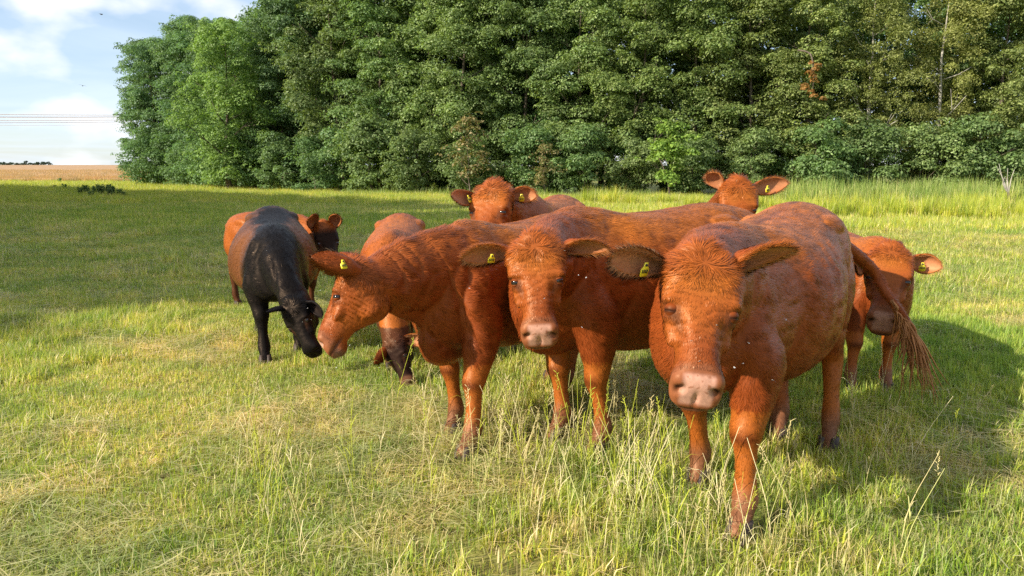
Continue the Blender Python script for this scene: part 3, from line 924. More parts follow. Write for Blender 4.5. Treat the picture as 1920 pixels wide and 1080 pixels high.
        cf = np.clip(cf * np.clip(val, 0.45, 1.7)[:, None] * 1.05, 0.003, 0.9)
        side = nrm(np.cross(n_, dir_))
        tri = np.stack([P - side * wd[:, None] - n_ * 0.001, P + side * wd[:, None] - n_ * 0.001, P + dir_ * ln[:, None]], 1)
        ns = nrm(n_ * 1.0 + side * rng.normal(0, 0.18, (fur, 1)) + tanx * (cl1 * 0.55)[:, None] + g_ * (cl2 * 0.55)[:, None])
        tv = [tri.reshape(-1, 3)]; tn_ = [np.repeat(ns, 3, 0)]
        tipc = np.stack([cf * 0.85, cf * 0.85, np.clip(cf * 1.25, 0, .9)], 1).reshape(-1, 3)
        tc_ = [tipc]
        # ears: longer fringe
        for ev, eq, inner, along, edge, (t, f, sdir), bs, tip, sg, ecol in ear_info:
            ne = int(max(1500, fur * 0.055))
            fq = (eq - eq.min())[rng.integers(0, len(eq), ne)]
            idx = fq[:, 0]
            ra_, rb_ = rng.random((2, ne, 1))
            pe = (ev[fq[:, 0]] * (1 - ra_) + ev[fq[:, 1]] * ra_) * (1 - rb_) + (ev[fq[:, 3]] * (1 - ra_) + ev[fq[:, 2]] * ra_) * rb_
            cen = bs + (tip - bs) * along[idx][:, None]
            inn_i = inner[idx] > 0.5
            outw = nrm(pe - cen)
            de = nrm(t * (0.75 + 0.3 * rng.random((ne, 1))) + outw * (0.15 + 0.35 * smooth01(edge[idx], .6, 1))[:, None] + np.array([0, 0, -0.25]) + rng.normal(0, .16, (ne, 3)))
            inn_ = inner[idx] > 0.5
            de = np.where(inn_[:, None], nrm(de + f * 0.12 - outw * 0.15), de)
            le = (0.016 + 0.020 * rng.random(ne)) * (0.5 + 0.9 * smooth01(edge[idx], .6, 1)) * s * np.where(along[idx] > 0.93, 0.7, 1) * np.where(inn_i & (edge[idx] < .75), 0.55, 1)
            nn_ = nrm(np.where(inn_[:, None], f + outw * -0.5, outw - f * 0.4) + (1.2 * smooth01(edge[idx], .65, .95))[:, None] * (f * 0.6 + outw * 0.2 + np.array([0, 0, 0.3])))
            sd_ = nrm(np.cross(nn_, de) + rng.normal(0, .15, (ne, 3)))
            we = 0.0010
            tr = np.stack([pe - sd_ * we, pe + sd_ * we, pe + de * le[:, None]], 1)
            tv.append(tr.reshape(-1, 3))
            tn_.append(np.repeat(nn_, 3, 0))
            ce_ = ecol[idx]
            if style != 'black': ce_ = mixc(ce_, np.array([0.50, 0.27, 0.14]), 0.5 * inn_ * (rng.random(ne) < .5))
            ce_ = ce_ * (0.75 + 0.6 * rng.random((ne, 1)))
            tc_.append(np.repeat(np.clip(ce_, .003, .9), 3, 0))
        tv = np.concatenate(tv); tn_ = np.concatenate(tn_); tc_ = np.concatenate(tc_)
        fo = link('fur', raw_mesh('fur', tv, np.arange(len(tv)).reshape(-1, 3), M_FUR, True,
                                  {'coat': ('FLOAT_COLOR', tc_), 'nrm': ('FLOAT_VECTOR', tn_)}), root)
        fo['kind'] = 'stuff'
    # ---- tail switch
    rng = np.random.default_rng(5)
    tipp = tp[-1] * s; td = nrm(tp[-1] - tp[-2])
    tips = []
    nlock = 90 if tail is not None else 8
    for i in range(nlock):
        if tail is not None:
            dsp = nrm(np.array([0, 0, -1.0]) * 0.9 + td * 0.30 + rng.normal(0, .19, 3))
            ll = (0.16 + 0.40 * rng.random()) * s
        else:
            dsp = nrm(np.array([0, 0, -1.0]) + rng.normal(0, .10, 3)); ll = 0.26 * s
        p0 = tipp - td * (0.16 if tail is not None else .05) * rng.random() * s + rng.normal(0, .006, 3)
        mid = p0 + (td * 0.5 + dsp * 0.5) * ll * 0.45
        end = mid + dsp * ll * 0.6
        qn = 0.5 * (p0 + mid) + rng.normal(0, .006, 3)
        tips.append(tube([p0, qn, mid, (mid + end) / 2 + rng.normal(0, .020, 3), end], np.array([.008, .0075, .006, .004, .001]) * s * (.4 + .7 * rng.random()), m=6, k=3))
    tv, tq, t3 = join(tips)
    nT = len(tv)
    sw = link('tail_switch', raw_mesh('tail_switch', tv, [tq, t3], M_COAT, True,
              {'coat': ('FLOAT_COLOR', np.clip({'black': BLK * 1.2, 'darkface': BLK}.get(style, np.array([0.36, 0.150, 0.055])) * (0.75 + 0.5 * np.repeat(rng.random((nlock, 1)), nT // nlock, 0)), 0, 1)), 'wet': ('FLOAT', np.zeros(nT))}), root)
    return root
# ------------------------------------------------------------------ land
def build_land():
    def axis(lim, n, p):
        t = np.linspace(-1, 1, n)
        return np.sign(t) * np.abs(t)**p * lim
    xs = axis(1600, 181, 3.2)
    ys = np.concatenate([-np.linspace(0, 1, 20)[::-1][:-1]**2.5 * 300, np.linspace(0, 1, 200)**2.6 * 2600])
    X, Y = np.meshgrid(xs, ys)
    Z = gz(X, Y)
    V = np.stack([X, Y, Z], -1).reshape(-1, 3)
    nx, ny = len(xs), len(ys)
    i = np.arange(ny - 1)[:, None] * nx; j = np.arange(nx - 1)[None]
    F = np.stack([i + j, i + j + 1, i + j + nx + 1, i + j + nx], -1).reshape(-1, 4)
    m, n, o = mat_new('pasture_soil')
    b = n.nodes.new('ShaderNodeBsdfPrincipled'); b.inputs['Roughness'].default_value = 0.95; b.inputs['Specular IOR Level'].default_value = 0.1
    tcn = n.nodes.new('ShaderNodeTexCoord')
    t1 = n.nodes.new('ShaderNodeTexNoise'); t1.inputs['Scale'].default_value = 9; t1.inputs['Detail'].default_value = 8
    t2 = n.nodes.new('ShaderNodeTexNoise'); t2.inputs['Scale'].default_value = 0.6; t2.inputs['Detail'].default_value = 6
    r1 = n.nodes.new('ShaderNodeValToRGB'); e = r1.color_ramp.elements
    e[0].position = 0.35; e[0].color = (0.10, 0.085, 0.038, 1); e[1].position = 0.65; e[1].color = (0.30, 0.29, 0.10, 1)
    r2 = n.nodes.new('ShaderNodeValToRGB'); e = r2.color_ramp.elements
    e[0].position = 0.4; e[0].color = (0.6, 0.75, 0.5, 1); e[1].position = 0.65; e[1].color = (1.25, 1.15, 0.9, 1)
    mx = n.nodes.new('ShaderNodeMixRGB'); mx.blend_type = 'MULTIPLY'; mx.inputs[0].default_value = 1
    for t, r in ((t1, r1), (t2, r2)):
        n.links.new(tcn.outputs['Object'], t.inputs['Vector']); n.links.new(t.outputs['Fac'], r.inputs[0])
    n.links.new(r1.outputs[0], mx.inputs[1]); n.links.new(r2.outputs[0], mx.inputs[2]); n.links.new(mx.outputs[0], b.inputs['Base Color'])
    n.links.new(b.outputs[0], o.inputs[0])
    g = link('ground', raw_mesh('ground', V, [F], m))
    tag(g, kind='structure')


build_land()

M_GRASS = mat_leafy('grass_blade', 0.40, 0.45, 0.35, patchy=1.0)
M_LEAF = mat_leafy('leaf', 0.38, 0.52, 0.28, objvar=0.16)
M_BARK = mat_plain('bark', (0.115, 0.090, 0.066), 0.9, 0.2, 0.5, 6, 0.6)
M_BARKP = mat_plain('pale_bark', (0.36, 0.33, 0.28), 0.9, 0.2, 0.5, 3, 0.5)

G_GREEN = 1.10 * np.array([(0.260, 0.360, 0.050), (0.330, 0.430, 0.068), (0.400, 0.470, 0.090), (0.185, 0.290, 0.045)])
G_DRY = np.array([(0.70, 0.59, 0.29), (0.78, 0.68, 0.38), (0.60, 0.50, 0.22), (0.56, 0.55, 0.20)])
G_YEL = np.array([(0.47, 0.50, 0.055), (0.55, 0.55, 0.070), (0.40, 0.48, 0.055)])


def blades(seed, n, size, hmin, hmax, width, dry, flat=0.0, lean=0.5, yel=0.0, clump=0.0, cols=None, segs=2):
    """a patch of single grass blades: each a bent, tapered strip"""
    r = np.random.default_rng(seed)
    p = (r.random((n, 2)) - 0.5) * size
    if clump:
        c = (r.random((max(1, int(n * clump / 14)), 2)) - 0.5) * size * 0.8
        k = r.integers(0, len(c), n)
        p = np.where(r.random((n, 1)) < 0.75, c[k] + r.normal(0, 0.018 * size / 0.35, (n, 2)), p)
    L_ = hmin + (hmax - hmin) * r.random(n)**1.5
    a = r.random(n) * 2 * PI
    ln = np.abs(r.normal(lean * 0.6, lean * 0.5, n))
    fl = r.random(n) < flat
    ln = np.where(fl, 1.35 + 0.2 * r.random(n), np.clip(ln, 0, 1.3))
    d = np.stack([np.cos(a), np.sin(a), 0 * a], -1)
    up = np.array([0, 0, 1.0])
    sd = np.stack([-np.sin(a + r.normal(0, .7, n)), np.cos(a), 0 * a], -1)
    w = width * (0.6 + 0.8 * r.random(n))
    t1 = nrm(d * np.sin(ln * 0.5)[:, None] + up * np.cos(ln * 0.5)[:, None])
    t2 = nrm(d * np.sin(ln * 1.3)[:, None] + up * np.cos(np.clip(ln * 1.3, 0, 1.75))[:, None])
    z0 = np.where(fl, r.random(n) * hmax * 0.35, -0.005)
    b0 = np.stack([p[:, 0], p[:, 1], z0], -1)
    m_ = b0 + t1 * (L_ * 0.5)[:, None]
    t2 = np.where(fl[:, None], nrm(d + up * r.normal(0, .1, (n, 1))), t2)
    m_ = np.where(fl[:, None], b0 + d * (L_ * 0.5)[:, None], m_)
    e = m_ + t2 * (L_ * 0.5)[:, None]
    e[:, 2] = np.maximum(e[:, 2], 0.004)
    W = w[:, None]
    V = np.stack([b0 - sd * W, b0 + sd * W, m_ + sd * W * 0.8, m_ - sd * W * 0.8, e], 1)
    isd = r.random(n) < dry
    isd |= fl & (r.random(n) < 0.8)
    isy = r.random(n) < yel
    pal = np.where(isd[:, None], G_DRY[r.integers(0, 4, n)], G_GREEN[r.integers(0, 4, n)])
    pal = np.where((isy & ~isd)[:, None], G_YEL[r.integers(0, 3, n)], pal)
    if cols is not None:
        pal = np.array(cols)[r.integers(0, len(cols), n)]
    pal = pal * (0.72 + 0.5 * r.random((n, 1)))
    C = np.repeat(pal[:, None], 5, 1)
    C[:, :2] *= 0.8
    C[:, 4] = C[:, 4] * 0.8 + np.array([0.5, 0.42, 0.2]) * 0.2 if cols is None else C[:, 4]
    base = np.arange(n)[:, None] * 5
    q = base + np.array([0, 1, 2, 3]); t = base + np.array([3, 2, 4])
    return V.reshape(-1, 3), q, t, C.reshape(-1, 3)


def patch_collection(name, specs):
    c = bpy.data.collections.new(name)
    for i, sp in enumerate(specs):
        vs, qs, ts, cs, off = [], [], [], [], 0
        for s_ in (sp if isinstance(sp, list) else [sp]):
            v, q, t, cc = blades(seed=i * 7 + len(vs) + hash(name) % 1 + 11, **s_)
            vs.append(v); qs.append(q + off); ts.append(t + off); cs.append(cc); off += len(v)
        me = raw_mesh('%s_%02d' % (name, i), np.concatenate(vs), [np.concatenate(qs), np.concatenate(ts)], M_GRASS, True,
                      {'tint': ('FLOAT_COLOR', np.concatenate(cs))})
        o = bpy.data.objects.new('%s_%02d' % (name, i), me)
        c.objects.link(o)
    return c


def scatter(name, coll, pts, idx, rot, scl, tilt=None):
    """one object that instances the patches of coll on its points"""
    n = len(pts)
    me = bpy.data.meshes.new(name)
    me.vertices.add(n)
    me.vertices.foreach_set('co', np.asarray(pts, np.float32).ravel())
    R_ = np.zeros((n, 3), np.float32); R_[:, 2] = rot
    if tilt is not None: R_[:, :2] = tilt
    for k, typ, arr in (('pick', 'INT', np.asarray(idx, np.int32)), ('turn', 'FLOAT_VECTOR', R_), ('size', 'FLOAT_VECTOR', np.asarray(scl, np.float32))):
        a = me.attributes.new(k, typ, 'POINT')
        a.data.foreach_set({'INT': 'value', 'FLOAT_VECTOR': 'vector'}[typ], arr.ravel())
    o = link(name, me)
    ng = bpy.data.node_groups.new(name, 'GeometryNodeTree')
    ng.interface.new_socket('Geometry', in_out='INPUT', socket_type='NodeSocketGeometry')
    ng.interface.new_socket('Geometry', in_out='OUTPUT', socket_type='NodeSocketGeometry')
    gi = ng.nodes.new('NodeGroupInput'); go = ng.nodes.new('NodeGroupOutput')
    ci = ng.nodes.new('GeometryNodeCollectionInfo'); ci.inputs['Collection'].default_value = coll
    ci.inputs['Separate Children'].default_value = True; ci.inputs['Reset Children'].default_value = True
    ip = ng.nodes.new('GeometryNodeInstanceOnPoints'); ip.inputs['Pick Instance'].default_value = True
    def att(nm, typ):
        a = ng.nodes.new('GeometryNodeInputNamedAttribute'); a.data_type = typ; a.inputs['Name'].default_value = nm
        return [s for s in a.outputs if s.enabled and s.name == 'Attribute'][0]
    ng.links.new(gi.outputs[0], ip.inputs['Points']); ng.links.new(ci.outputs[0], ip.inputs['Instance'])
    ng.links.new(att('pick', 'INT'), ip.inputs['Instance Index'])
    ng.links.new(att('turn', 'FLOAT_VECTOR'), ip.inputs['Rotation'])
    ng.links.new(att('size', 'FLOAT_VECTOR'), ip.inputs['Scale'])
    ng.links.new(ip.outputs[0], go.inputs[0])
    md = o.modifiers.new('scatter', 'NODES'); md.node_group = ng
    tag(o, kind='stuff')
    return o


def grid_pts(y0, y1, step, jit, xr=0.74, xpad=2.4):
    P = []
    for y in np.arange(y0, y1, step):
        w = xr * y + xpad
        x = np.arange(-w, w, step)
        P.append(np.stack([x, np.full_like(x, y)], -1))
    P = np.concatenate(P)
    return P + RNG.uniform(-jit, jit, P.shape)


# --- short pasture near the camera
near_specs = []
for k in range(4):   # 0-3: green cropped
    near_specs.append([dict(n=470, size=.40, hmin=.02, hmax=.070, width=.0018, dry=.34, flat=.20, lean=1.0, yel=.40)])
for k in range(4):   # 4-7: dry thatch
    near_specs.append([dict(n=380, size=.40, hmin=.02, hmax=.085, width=.0019, dry=.60, flat=.34, lean=1.1, yel=.45),
                       dict(n=46, size=.38, hmin=.10, hmax=.26, width=.0018, dry=1.0, flat=1.0, lean=1.2)])
for k in range(4):   # 8-11: longer tufts, green and yellow
    near_specs.append([dict(n=260, size=.32, hmin=.035, hmax=.145, width=.0024, dry=.32, flat=.10, lean=1.0, yel=.6, clump=.7),
                       dict(n=240, size=.40, hmin=.02, hmax=.07, width=.0014, dry=.35, flat=.1, lean=.8, yel=.2)])
for k in range(3):   # 12-14: stalky dry stems
    near_specs.append([dict(n=44, size=.36, hmin=.10, hmax=.28, width=.0013, dry=.85, flat=.25, lean=.75, yel=.5, clump=.4),
                       dict(n=300, size=.40, hmin=.03, hmax=.11, width=.0019, dry=.50, flat=.2, lean=1.0, yel=.5)])
for k in range(2):   # 15-16: lush green
    near_specs.append([dict(n=420, size=.38, hmin=.04, hmax=.13, width=.0025, dry=.10, flat=.05, lean=1.0, yel=.15, clump=.3)])
near_c = patch_collection('near_blades', near_specs)


def choose(P, shade=None):
    x, y = P.T
    a = vnoise(x * 0.9 + 3, y * 0.9 + 8, seed=21) * 0.6 + vnoise(x * 2.6, y * 2.6, seed=22) * 0.4
    b = vnoise(x * 0.7 + 13, y * 0.7, seed=23) * 0.6 + vnoise(x * 2.9, y * 2.9, seed=24) * 0.4
    idx = np.where(a < 0.47, RNG.integers(0, 4, len(x)), RNG.integers(4, 8, len(x)))
    idx = np.where((b > 0.60), RNG.integers(8, 12, len(x)), idx)
    # stalky belt in front of the cattle and towards the lower right
    belt = np.exp(-((x - 0.35) / 0.85)**2 - ((y - 2.75) / 0.75)**2) + 0.5 * np.exp(-((x + 1.0) / 0.5)**2 - ((y - 2.5) / 0.4)**2) + 0.45 * np.exp(-((x - 1.6) / 0.6)**2 - ((y - 2.5) / 0.5)**2)
    idx = np.where(belt * (0.5 + b) > 0.50 + 0.30 * RNG.random(len(x)), RNG.integers(8, 15, len(x)), idx)
    lush = (x > 1.0) & (y > 3.0) & (b < 0.47)
    idx = np.where(lush, RNG.integers(15, 17, len(x)), idx)
    return idx


P = grid_pts(0.2, 9.5, 0.20, 0.11)
bare = vnoise(P[:, 0] * 1.7 + 40, P[:, 1] * 1.7 + 3, seed=55)
P = P[(bare < 0.86) | (RNG.random(len(P)) < .25)]
idx = choose(P)
n_ = len(P)
sc = (0.85 + 0.5 * RNG.random((n_, 1))) * np.ones((1, 3))
scatter('pasture_grass', near_c, np.column_stack([P, gz(P[:, 0], P[:, 1])]), idx, RNG.random(n_) * 2 * PI, sc)
P = grid_pts(9.5, 21, 0.36, 0.2)
n_ = len(P)
idx = np.where(vnoise(P[:, 0] * .5, P[:, 1] * .5, seed=4) + 0.3 * RNG.random(n_) < 0.62, RNG.integers(0, 4, n_), RNG.integers(4, 12, n_))
sc = (1.5 + 0.6 * RNG.random((n_, 1))) * np.ones((1, 3)) * np.array([1, 1, .85])
scatter('pasture_grass', near_c, np.column_stack([P, gz(P[:, 0], P[:, 1])]), idx, RNG.random(n_) * 2 * PI, sc)

mid_specs = [[dict(n=900, size=1.3, hmin=.05, hmax=.20, width=.0055, dry=.15, flat=.05, lean=.8, yel=.25)] for k in range(3)] + \
            [[dict(n=800, size=1.3, hmin=.06, hmax=.22, width=.0055, dry=.40, flat=.12, lean=.8, yel=.5)] for k in range(3)] + \
            [[dict(n=800, size=1.3, hmin=.08, hmax=.30, width=.006, dry=.18, flat=.03, lean=.7, yel=.85)] for k in range(3)]
mid_c = patch_collection('mid_blades', mid_specs)
P = grid_pts(20, 62, 0.95, 0.5, xr=0.76)
P = P[(P[:, 1] < 47) | (P[:, 0] < -4)]
n_ = len(P)
yl = (P[:, 1] > 36 + 0.0 * P[:, 0]) | (P[:, 0] > 2)
idx = np.where(vnoise(P[:, 0] * .3, P[:, 1] * .2, seed=4) + 0.3 * RNG.random(n_) < 0.62, RNG.integers(0, 3, n_), RNG.integers(3, 6, n_))
idx = np.where(yl & (RNG.random(n_) < 0.75), RNG.integers(4, 9, n_), idx)
sc = (1.0 + 0.4 * RNG.random((n_, 1))) * np.array([1, 1, 1.0])
sc[:, 2] *= np.where(P[:, 1] > 37, 1.3, 1)
scatter('meadow_grass', mid_c, np.column_stack([P, gz(P[:, 0], P[:, 1])]), idx, RNG.random(n_) * 2 * PI, sc)
# far strip on the left up to the wheat
P = []
for y in np.arange(60, 101, 2.0):
    x = np.arange(-0.78 * y, -8, 2.0); P.append(np.stack([x, np.full_like(x, y)], -1))
P = np.concatenate(P); P += RNG.uniform(-1, 1, P.shape)
n_ = len(P)
idx = RNG.integers(3, 9, n_)
scatter('meadow_grass', mid_c, np.column_stack([P, gz(P[:, 0], P[:, 1])]), idx, RNG.random(n_) * 2 * PI, (1.9 + 0.5 * RNG.random((n_, 1))) * np.array([1, 1, 1.1]))

# ------------------------------------------------------------------ ripe grain field rising to the skyline
WH = [(0.46, 0.29, 0.15), (0.54, 0.35, 0.19), (0.40, 0.25, 0.13)]
def build_wheat():
    xs = np.linspace(0, 1, 120); ys = 100 + np.linspace(0, 1, 60)**1.6 * 330
    X, Y = np.meshgrid(xs, ys)
    X = -1.6 * Y + X * (1.6 - 0.42) * Y
    Z = gz(X, Y) + 0.55 + 0.06 * vnoise(X * .3, Y * .3)
    Z[0] = gz(X[0], Y[0]) - 0.02; Y[1] = Y[0] + 0.2
    Z[-1] -= 0.8
    V = np.stack([X, Y, Z], -1).reshape(-1, 3)
    nx, ny = len(xs), len(ys)
    i = np.arange(ny - 1)[:, None] * nx; j = np.arange(nx - 1)[None]
    F = np.stack([i + j, i + j + 1, i + j + nx + 1, i + j + nx], -1).reshape(-1, 4)
    m = mat_plain('ripe_grain', (0.40, 0.25, 0.135), 0.9, 0.1, 0.25, 0.5, 0.0)
    tag(link('grain_field', raw_mesh('grain_field', V, [F], m)), kind='structure')
    c = patch_collection('grain', [[dict(n=260, size=2.2, hmin=.55, hmax=.95, width=.016, dry=1, lean=.35, cols=WH)] for k in range(3)])
    P = []
    for y in np.concatenate([np.arange(99.3, 112, 1.3), np.arange(112, 190, 4.0)]):
        x = np.arange(-0.76 * y, -0.44 * y, 1.5 if y < 112 else 3.2); P.append(np.stack([x, np.full_like(x, y)], -1))
    P = np.concatenate(P); P += RNG.uniform(-.6, .6, P.shape); n_ = len(P)
    sz = np.where(P[:, 1:] < 112, 1.0, 1.5) * (0.9 + .3 * RNG.random((n_, 1))) * np.ones((1, 3)); sz[:, 2] = 0.9 + 0.25 * RNG.random(n_)
    scatter('ripe_grain', c, np.column_stack([P, gz(P[:, 0], P[:, 1])]), RNG.integers(0, 3, n_), RNG.random(n_) * 6.28, sz)
build_wheat()

# ------------------------------------------------------------------ tall yellow grass, reeds, nettles at the foot of the wood
yel_c = patch_collection('tussock_blades', [[dict(n=330, size=.8, hmin=.35, hmax=.95, width=.007, dry=.10, lean=.55, yel=.9, clump=.3)] for k in range(4)])
P = []
for x in np.arange(4, 34, 0.55):
    for y in (25.2, 26.2, 27.3, 28.6, 30):
        yy = y + 2.5 * math.sin(x * 0.35) * 0.4 + max(0, (12 - x)) * 1.3
        if random.random() < (0.35 + 0.6 * smooth01(x, 7, 16)) * (0.35 + 1.1 * float(vnoise(np.array(x * .6), np.array(y * .8), seed=77))): P.append((x + random.uniform(-.3, .3), yy + random.uniform(-.5, .5)))
P = np.array(P); n_ = len(P)
scatter('yellow_tussock_grass', yel_c, np.column_stack([P, gz(P[:, 0], P[:, 1])]), RNG.integers(0, 4, n_), RNG.random(n_) * 6.28, (0.75 + .5 * RNG.random((n_, 1))) * np.ones((1, 3)))
RD = [(0.27, 0.36, 0.08), (0.34, 0.42, 0.11), (0.44, 0.46, 0.18), (0.20, 0.29, 0.06)]
reed_c = patch_collection('reed_blades', [[dict(n=170, size=1.3, hmin=.6, hmax=1.9, width=.013, dry=0, lean=.30, cols=RD)] for k in range(4)])
P = []
for y in np.arange(36, 45, 0.8):
    for x in np.arange(11.5, 33, 0.8):
        if random.random() < 0.5 * smooth01(x, 11, 16) * (0.5 + float(vnoise(np.array(x * .5), np.array(y * .9), seed=7))): P.append((x + random.uniform(-.4, .4), y + random.uniform(-.4, .4)))
for x in np.arange(-12, 10, 0.9):
    for y in (43.5, 45.0):
        if random.random() < .5: P.append((x, y + max(0, -x) * .55 + random.uniform(-.4, .4)))
P = np.array(P); n_ = len(P)
sc = (0.7 + .35 * RNG.random((n_, 1))) * np.array([1, 1, .85]); sc[:, 2] *= np.where(P[:, 0] < 9, 0.5, 1)
scatter('reed_bed', reed_c, np.column_stack([P, gz(P[:, 0], P[:, 1])]), RNG.integers(0, 4, n_), RNG.random(n_) * 6.28, sc)


# ------------------------------------------------------------------ broad leaved plants, trees
def leaf_cloud(r, centers, radii, count, size, tint, flat=0.75, jitter=0.20, up=0.45, inner=0.0):
    """many folded leaf faces over clumps; centers (n,3), radii (n,), count per clump"""
    n = len(centers) * count
    c = np.repeat(centers, count, 0); rad = np.repeat(radii, count)[:, None]
    d = nrm(r.normal(0, 1, (n, 3)))
    d[:, 2] = np.where(d[:, 2] < -0.35, -d[:, 2], d[:, 2])
    # irregular clump outline
    lob = 0.72 + 0.55 * vnoise(d[:, 0] * 2.2 + c[:, 0] * 3, d[:, 1] * 2.2 + c[:, 1] * 3, d[:, 2] * 2.2 + c[:, 2] * 3, seed=3)[:, None]
    rr = np.cbrt(r.random((n, 1)) * 0.62 + 0.38)
    p = c + d * rad * rr * lob * np.array([1, 1, flat])
    nr = nrm(d + np.array([0, 0, up]) + r.normal(0, 0.42, (n, 3)))
    t = nrm(np.cross(nr, r.normal(0, 1, (n, 3))))
    b = np.cross(nr, t)
    s_ = size * (0.6 + 0.8 * r.random((n, 1)))
    V = np.stack([p - t * s_, p - b * s_ * .55 + nr * s_ * .12, p + t * s_ - nr * s_ * .1, p + b * s_ * .55 + nr * s_ * .12], 1)
    cc = np.array(tint)[r.integers(0, len(tint), n)] * (0.75 + 0.5 * r.random((n, 1)))
    cc = cc * np.repeat(0.85 + 0.3 * r.random((len(centers), 1)), count, 0)
    C = np.repeat(cc[:, None], 4, 1)
    return V.reshape(-1, 3), np.arange(n * 4).reshape(-1, 4), C.reshape(-1, 3)


def trunk_mesh(r, H, r0, limbs, lean=0.3, crown_r=3.0, fork=0.35):
    parts = []
    k = 7
    z = np.linspace(0, 1, k)
    off = np.cumsum(r.normal(0, lean / k, (k, 2)), 0); off[0] = 0
    path = np.column_stack([off, z * H])
    parts.append(tube(path, r0 * (1 - 0.88 * z) * (1 + 0.5 * np.exp(-z * 22)), lateral=(1, 0, 0), m=9, k=2))
    ends = []
    for i in range(limbs):
        t = fork * 0.4 + (0.95 - fork * 0.4) * (i + r.random()) / limbs
        b = catmull(z, path, [t])[0]
        a = i * 2.4 + r.random() * .8
        L_ = crown_r * (0.95 - 0.45 * t) * (0.7 + .5 * r.random())
        d = np.array([math.cos(a), math.sin(a), 0.55 + 0.5 * r.random()])
        e = b + d * L_ * np.array([1, 1, .8])
        m_ = (b + e) / 2 + r.normal(0, .12 * L_ / 2, 3)
        rr = max(.02, r0 * (1 - .85 * t) * 0.45)
        parts.append(tube([b, m_, e], [rr, rr * .65, rr * .2], lateral=(.3, .1, 1), m=6, k=2))
        for s2 in range(2):
            e2 = m_ + r.normal(0, 1, 3) * np.array([.35, .35, .3]) * L_ * .6 + d * L_ * .35
            parts.append(tube([m_, (m_ + e2) / 2 + r.normal(0, .05, 3), e2], [rr * .45, rr * .3, rr * .1], lateral=(.3, .1, 1), m=5, k=2))
            ends.append(e2)
        ends.append(e)
    v, q, t = join(parts)
    return v, q, t, np.array(ends)


ALDER = [(0.135, 0.205, 0.060), (0.175, 0.255, 0.080), (0.240, 0.320, 0.125), (0.140, 0.220, 0.080)]
WILLOW = [(0.165, 0.250, 0.060), (0.205, 0.295, 0.075), (0.245, 0.335, 0.095)]
BIRCH = [(0.150, 0.205, 0.062), (0.185, 0.245, 0.080), (0.225, 0.285, 0.105)]
BRIGHT = [(0.19, 0.27, 0.045), (0.23, 0.31, 0.055), (0.15, 0.23, 0.045)]
DEADL = [(0.30, 0.13, 0.04), (0.36, 0.19, 0.07), (0.24, 0.11, 0.04)]
STRAWL = [(0.30, 0.24, 0.10), (0.22, 0.22, 0.08), (0.34, 0.27, 0.12), (0.12, 0.18, 0.05)]


def crown_mesh(seed, H, R0, z0, ncl, count, size, tint, clr=(0.8, 1.35), flat=0.7, shape='dome', limbs=12, r0=0.22, bark=None):
    r = np.random.default_rng(seed)
    tv, tq, tt, ends = trunk_mesh(r, H * 0.93, r0, limbs, lean=0.9, crown_r=R0, fork=.3)
    cs, rs = [], []
    for i in range(ncl):
        t = r.random()**0.85
        z = z0 + (H - z0) * t
        if shape == 'dome': env = R0 * (0.78 + 0.22 * math.sin(PI * t)) * (1 if t < .72 else math.sqrt(max(0.05, 1 - ((t - .72) / .30)**2)))
        elif shape == 'cone': env = R0 * (1 - t * 0.85)
        else: env = R0 * math.sqrt(max(0.05, 1 - (2 * t - 0.85)**2 / 1.35))
        a = r.random() * 2 * PI
        rad = env * (0.45 + 0.55 * math.sqrt(r.random()))
        lob = 0.8 + 0.35 * math.sin(a * 3 + seed + z * .5)
        cs.append((math.cos(a) * rad * lob, math.sin(a) * rad * lob, z)); rs.append(r.uniform(*clr))
    cs, rs = np.array(cs), np.array(rs)
    V, F, C = leaf_cloud(r, cs, rs, count, size, tint, flat=flat)
    # loose sprays that break the outline
    ns = int(ncl * 1.1)
    k = r.integers(0, ncl, ns)
    outd = nrm(cs[k] * np.array([1, 1, 0]) + np.array([0, 0, .01])) + np.array([0, 0, 0.35])
    V2, F2, C2 = leaf_cloud(r, cs[k] + outd * rs[k][:, None] * 0.95 + r.normal(0, .25, (ns, 3)), rs[k] * 0.38, max(8, count // 9), size, tint, flat=.6)
    V = np.concatenate([V, V2]); C = np.concatenate([C, C2]); F = np.concatenate([F, F2 + len(F) * 4])
    cm = raw_mesh('crown', V, [F], M_LEAF, False, {'tint': ('FLOAT_COLOR', C)})
    tm = raw_mesh('trunk', tv, [tq, tt], bark or M_BARK)
    return tm, cm


protos = {
    'alder': [crown_mesh(100 + i, 17.5, 3.6, 1.2, 160, 310, .094, ALDER, clr=(.75, 1.5), flat=.62) for i in range(4)],
    'back': [crown_mesh(140 + i, 19.5, 3.8, 3.5, 105, 175, .16, ALDER, clr=(.9, 1.6)) for i in range(2)],
    'willow': [crown_mesh(160, 12.5, 3.3, 0.6, 105, 310, .085, WILLOW, clr=(.75, 1.2), shape='dome', r0=.18)],
    'birch': [crown_mesh(170 + i, 18.5, 3.2, 1.5, 130, 260, .085, BIRCH, clr=(.6, 1.15), flat=1.1, bark=M_BARKP) for i in range(2)],
    'bush': [crown_mesh(180 + i, 4.4, 2.1, 0.2, 42, 230, .088, ALDER, clr=(.6, 1.0), shape='round', limbs=6, r0=.07) for i in range(3)],
    'bright': [crown_mesh(190, 4.6, 1.3, 1.0, 22, 130, .10, BRIGHT, clr=(.4, .7), shape='round', limbs=6, r0=.05)],
    'straw': [crown_mesh(195, 4.5, 1.1, 1.2, 20, 80, .09, STRAWL, clr=(.35, .65), shape='round', limbs=9, r0=.05)],
}
TREE_N = {'alder': 'alder_tree', 'back': 'alder_tree', 'willow': 'willow_tree', 'birch': 'birch_tree', 'bush': 'bush', 'bright': 'bush', 'straw': 'bush'}


